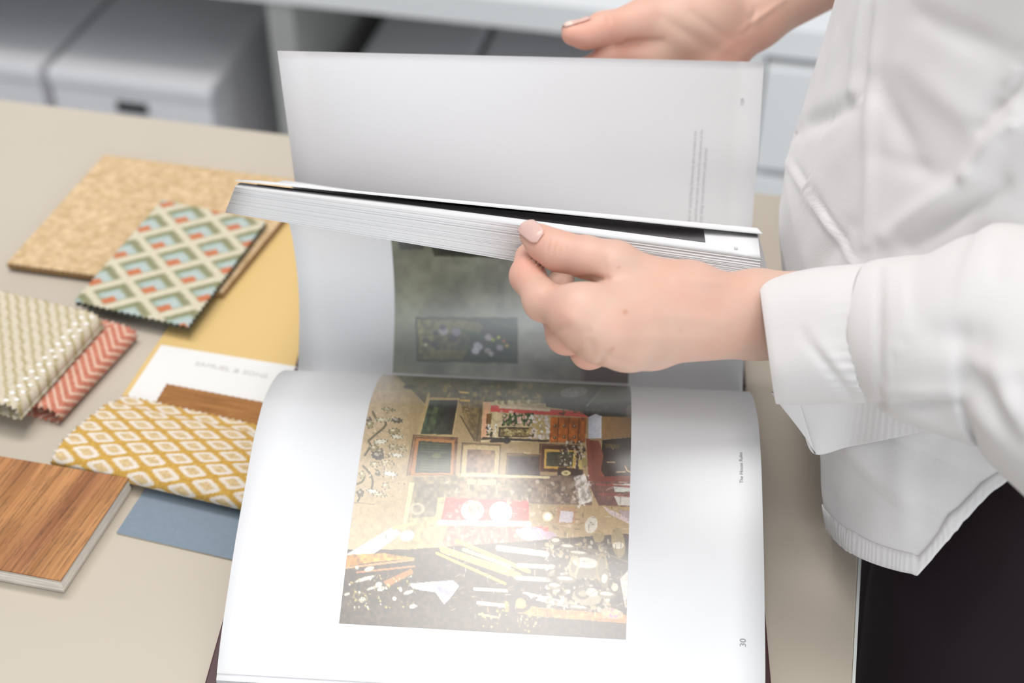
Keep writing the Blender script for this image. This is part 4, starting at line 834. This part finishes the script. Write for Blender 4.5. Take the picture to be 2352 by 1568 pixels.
hemx = [1880, 1897, 1905, 1915, 1940, 1985, 2040, 2085, 2108, 2120, 2160, 2200, 2250, 2300, 2340, 2360, 2420, 2500]; hemy = [1180, 1205, 1222, 1238, 1262, 1287, 1306, 1317, 1321, 1308, 1262, 1215, 1158, 1108, 1082, 1076, 1110, 1150]
hem = np.zeros(nA); zc = np.linspace(-.02, .2, 400)
for i, a_ in enumerate(ang):
    P = ring(zc, np.full(400, a_)); X, Y = proj(P); ok = Y <= np.interp(X, hemx, hemy)
    near = math.sin(a_) < .25 and -math.cos(a_) > -.45
    hem[i] = zc[np.argmax(ok)] if (near and ok.any()) else np.nan
good = ~np.isnan(hem); hem = np.where(good, hem, np.interp(np.arange(nA), np.where(good)[0], hem[good], period=nA) if good.any() else .02)
far_ = (np.sin(ang) > .1); hem = np.where(far_, np.minimum(hem, .010+.08*np.clip(np.sin(ang), 0, 1)**6), hem)
R_ = 260; tt_ = np.linspace(0, 1, R_)[:, None]**1.15
Zg = hem[None, :]+(.52-hem[None, :])*tt_; Ag = np.tile(ang, (R_, 1))
Vs = ring(Zg.ravel(), Ag.ravel()); Fs = grid_faces(R_, nA, True)
def fold_noise(V, amp):
    q = V*np.array([1, 1, .55]); return amp*(vnoise(q, 14)+.6*vnoise(q+5, 28)+.25*vnoise(q+9, 70))
Vs = Vs+normals(Vs, Fs)*fold_noise(Vs, .0055)[:, None]
Vs = crease(Vs, Fs, [(2010, -120, 1958, 210, 13, .0040), (2018, -120, 1976, 220, 9, -.0036), (1945, 245, 1830, 300, 22, -.0040), (1810, 375, 1965, 612, 10, .0020), (1826, 380, 1960, 590, 7, -.0022), (2040, 540, 2230, 400, 26, .0045), (2230, 400, 2330, 250, 24, .0050), (2090, 560, 2300, 420, 22, -.0045), (2260, 290, 2352, 150, 24, -.0050),
    (2300, 220, 2345, 140, 16, .004), (2010, 180, 2110, 380, 26, -.0020), (2120, 40, 2330, 130, 30, -.0022), (2020, 360, 2200, 420, 26, -.0014), (1950, 520, 1880, 620, 24, -.002), (2080, 150, 2300, 330, 34, .0018), (1880, 420, 2010, 250, 30, .0016), (2010, 0, 1990, 560, 14, .0022), (2330, 300, 2352, 280, 20, .005), (2180, 1000, 2300, 1080, 24, -.0035), (2060, 980, 2080, 1200, 30, .0015), (2280, 1020, 2345, 1050, 14, .003)])
ov_ = (Vs@TA < .080) & (Vs@TB < .915); Vs[ov_, 2] = np.maximum(Vs[ov_, 2], .0035)
shirt = part('shirt', Vs, Fs, M['shirt'], person); solid(shirt, .0007, -1)
# hem band, with small puckers along the stitching
h1 = []; HN = normals(Vs, Fs).reshape(R_, nA, 3); G3 = Vs.reshape(R_, nA, 3)
ii = np.linspace(0, nA, 1400, endpoint=False); i0 = ii.astype(int) % nA; i1 = (i0+1) % nA; fr = (ii-ii.astype(int))[:, None]
rows = []
for r, off, dz in ((0, .0003, -.0004), (0, .0007, .0), (3, .0009, 0), (6, .0009, 0), (9, .0008, 0), (9, .0001, .0)):
    p = G3[r][i0]*(1-fr)+G3[r][i1]*fr; n_ = HN[r][i0]*(1-fr)+HN[r][i1]*fr
    pk = .00010*np.sin(ii*3.2+2*np.sin(ii*.5))*(1 if 0 < r < 9 else .3)
    rows.append(p+n_*(off+pk)[:, None]+BZ*dz)
Hv = np.vstack(rows); ov_ = (Hv@TA < .080) & (Hv@TB < .915); Hv[ov_, 2] = np.maximum(Hv[ov_, 2], .0030)
part('hem', Hv, grid_faces(6, 1400, True), M['shirt'], shirt)
# collar
cz = np.linspace(0, 2*np.pi, 60, endpoint=False); rw_ = []
for r_, z_ in ((.082, .515), (.075, .54), (.066, .575), (.078, .572), (.098, .538)): rw_.append(np.stack([.258+r_*.9*np.cos(cz), .665+r_*np.sin(cz), z_+.0*cz-.012*np.cos(cz)*-1], 1))
solid(part('collar', np.vstack(rw_), grid_faces(5, 60, True), M['shirt'], shirt), .0012, 0)
# --- sleeves: tubes along the arms
def tube(cs, n1=120, n2=72, shape=1.0):
    """cs: (centre, half height, half depth)"""
    C = crom(np.array([np.r_[c, h_, d_] for c, h_, d_ in cs]), n1); c = C[:, :3]; t = np.gradient(c, axis=0); t /= np.linalg.norm(t, axis=1, keepdims=True)
    kk = max(3, n1//7); ker = np.hanning(kk+2)[1:-1]; ker /= ker.sum(); t = np.stack([np.convolve(np.pad(t[:, q], (kk//2, kk-1-kk//2), mode='edge'), ker, 'valid') for q in range(3)], 1); t /= np.linalg.norm(t, axis=1, keepdims=True)
    u = UP-np.outer(t@UP, np.ones(3))*t; u /= np.linalg.norm(u, axis=1, keepdims=True); v = np.cross(t, u); a = np.linspace(0, 2*np.pi, n2, endpoint=False)
    V = c[:, None]+C[:, 3, None, None]*np.sin(a)[None, :, None]*u[:, None]+C[:, 4, None, None]*np.cos(a)[None, :, None]*v[:, None]
    return V.reshape(-1, 3), grid_faces(n1, n2, True), a, t, u, v
def S(x, y, d, hp, dr): return at(x, y, d), hp*d/FPX, dr
sl = [S(2000, 765, .6735, 157, .030), S(2022, 763, .671, 165, .033), S(2075, 773, .664, 180, .037), S(2140, 784, .656, 197, .041), S(2250, 783, .642, 240, .046), S(2352, 784, .632, 262, .050),
      (np.array([.300, .395, .195]), .060, .058), (np.array([.362, .402, .245]), .066, .060), (np.array([.345, .44, .36]), .062, .060), (np.array([.300, .495, .475]), .070, .062), (np.array([.262, .55, .515]), .060, .055)]
Vt, Ft, a_, *_r = tube(sl, 230, 130)
Vt = Vt+normals(Vt, Ft)*fold_noise(Vt+2, .0035)[:, None]
sgn = 1 if np.mean(np.einsum('ij,ij->i', normals(Vt, Ft), Vt-np.repeat(crom(np.array([c for c, _, _ in sl]), 230), 130, 0))) > 0 else -1
if sgn < 0: Ft = Ft[:, ::-1]
Vt = crease(Vt, Ft, [(2018, 620, 2024, 930, 8, -.0016), (2044, 620, 2056, 800, 14, .0016), (2030, 700, 2034, 890, 6, .0012), (2070, 620, 2080, 760, 14, .0016), (2016, 931, 2205, 926, 9, -.0034), (2045, 904, 2190, 900, 18, .0020), (2195, 890, 2228, 860, 18, -.0014), (2228, 858, 2270, 915, 24, -.0016), (2262, 905, 2330, 1010, 26, -.0022), (2215, 915, 2330, 1035, 24, .0020), (2250, 840, 2352, 850, 20, .0018), (2290, 640, 2300, 560, 10, -.0018), (2150, 770, 2240, 780, 40, -.0035), (2300, 870, 2352, 980, 24, .0045), (2040, 930, 2180, 985, 16, .0020)])
sleeve = part('sleeve', Vt, Ft, M['shirt'], shirt); solid(sleeve, .0007, -1)
cu = [S(1764, 784, .7015, 141, .0270), S(1800, 779, .697, 146, .0285), S(1880, 771, .688, 152, .0300), S(1950, 766, .680, 157, .0310), S(2012, 763, .6725, 160, .0310)]
n1, n2 = 110, 160
Vc, Fc, a_, t_c, u_c, v_c = tube(cu, n1, n2); Gc = Vc.reshape(n1, n2, 3); fall = np.linspace(1, 0, n1)[:, None]**1.6
cc0 = crom(np.array([c for c, _, _ in cu]), n1)
e_ = .66; ru = np.einsum('ijk,ik->ij', Gc-cc0[:, None], u_c); rv_ = np.einsum('ijk,ik->ij', Gc-cc0[:, None], v_c); sgn_ = np.sign(np.sin(a_))[None, :]; hh = np.abs(ru).max(1, keepdims=True)
Gc += (u_c[:, None]*(sgn_*hh*np.abs(np.sin(a_))[None, :]**e_-ru)[..., None])
x0, y0 = proj(Gc[0]); want = 1746+np.clip(y0-652, 0, 300)*(36/268)-np.clip(652-y0, 0, 40)*-.25; Gc += t_c[:, None]*(((want-x0)*.70/FPX)[None, :]*fall)[..., None]*np.sign(t_c[0]@RT)
gat = .0007*np.sin(a_[None, :]*46+2*np.sin(a_*7)[None, :])*np.clip((np.linspace(0, 1, n1)[:, None]-.62)/.38, 0, 1)*np.clip(.4-np.sin(a_)[None, :], 0, 1)
Vc = Gc.reshape(-1, 3); Nc = normals(Vc, Fc); cc = crom(np.array([c for c, _, _ in cu]), n1)
if np.mean(np.einsum('ij,ij->i', Nc, Vc-np.repeat(cc, n2, 0))) < 0: Fc = Fc[:, ::-1]; Nc = -Nc
Vc = Vc+Nc*(gat.ravel()+fold_noise(Vc+7, .0018))[:, None]
Vc = crease(Vc, Fc, [(1845, 770, 1950, 905, 14, -.0011), (1862, 765, 1965, 890, 16, .0008), (1990, 610, 2000, 920, 5, .0010)])
cuff = part('cuff', Vc, Fc, M['shirt'], shirt, 'open shirt cuff'); solid(cuff, .0012, -1)
# the unbuttoned flap of the cuff hanging down behind
fl_t = [(1772, 900, .712), (1800, 905, .710), (1880, 908, .702), (1960, 905, .694), (2030, 905, .682), (2080, 915, .674), (2130, 935, .668)]
fl_b = [(1790, 928, .716), (1836, 968, .716), (1871, 1041, .717), (1950, 1026, .708), (2020, 1011, .692), (2085, 997, .680), (2135, 986, .670)]
tl = crom(np.array([at(*p) for p in fl_t]), 120); bl = crom(np.array([at(*p) for p in fl_b]), 120)
bl[:20] = np.linspace(at(1790, 925, .716), at(1871, 1041, .717), 20)*.75+bl[:20]*.25; bl[19] = at(1871, 1041, .717)
q = np.linspace(0, 1, 40)[:, None, None]; Gf = tl[None]*(1-q)+bl[None]*q; tq = np.linspace(0, 1, 120)
Gf += (-FW)[None, None]*((.0004*np.sin(tq*150+q[..., 0]*3)*np.clip((tq-.45)/.3, 0, 1)*np.clip(1.2-tq, 0, 1)+.0022*np.sin(tq*9+1)*q[..., 0])[..., None])
flap = part('cuff_flap', Gf.reshape(-1, 3), grid_faces(40, 120)[:, ::-1], M['shirt'], shirt, 'hanging flap of the unbuttoned cuff'); solid(flap, .0010, 0)
sr = [(np.array([.285, .845, .215]), .042, .040), (np.array([.36, .86, .21]), .050, .048), (np.array([.435, .875, .245]), .058, .056), (np.array([.385, .86, .36]), .060, .058), (np.array([.305, .83, .475]), .068, .062), (np.array([.262, .775, .515]), .060, .055)]
Vr, Fr, *_r = tube(sr, 90, 60)
solid(part('sleeve', Vr+normals(Vr, Fr)*fold_noise(Vr+4, .004)[:, None], Fr, M['shirt'], shirt), .0007, 0)
# --- trousers and shoes
TR_ = [ellip((.318, .615, .05), (.094, .150, .15), (TA, TB, BZ)), cone((.300, .548, -.04), (.304, .560, -.40), .088, .066), cone((.304, .560, -.40), (.320, .570, -.79), .064, .058), cone((.340, .690, -.04), (.340, .705, -.40), .088, .066), cone((.340, .705, -.40), (.352, .722, -.79), .064, .058)]
Vt2, Ft2 = nets(lambda P: chain(P, TR_, .03), np.array([.17, .40, -.862]), np.array([.47, .87, .22]), .008); Vt2 = smoothv(Vt2, Ft2, 2)
Vt2 = Vt2+normals(Vt2, Ft2)*fold_noise(Vt2+1, .006)[:, None]
part('trousers', Vt2, Ft2, M['dark'], person)
for y in (.57, .728):
    Vx, Fx = nets(lambda P: np.maximum(chain(P, [cone((.335, y, -.822), (.215, y, -.832), .034, .030), cone((.20, y, -.838), (.15, y, -.842), .034, .024), cone((.33, y, -.80), (.325, y, -.75), .040, .044)], .02), -.859-P[:, 2]), np.array([.09, y-.07, -.875]), np.array([.42, y+.07, -.69]), .006)
    part('shoe', smoothv(Vx, Fx, 1), Fx, M['shoe'], person)
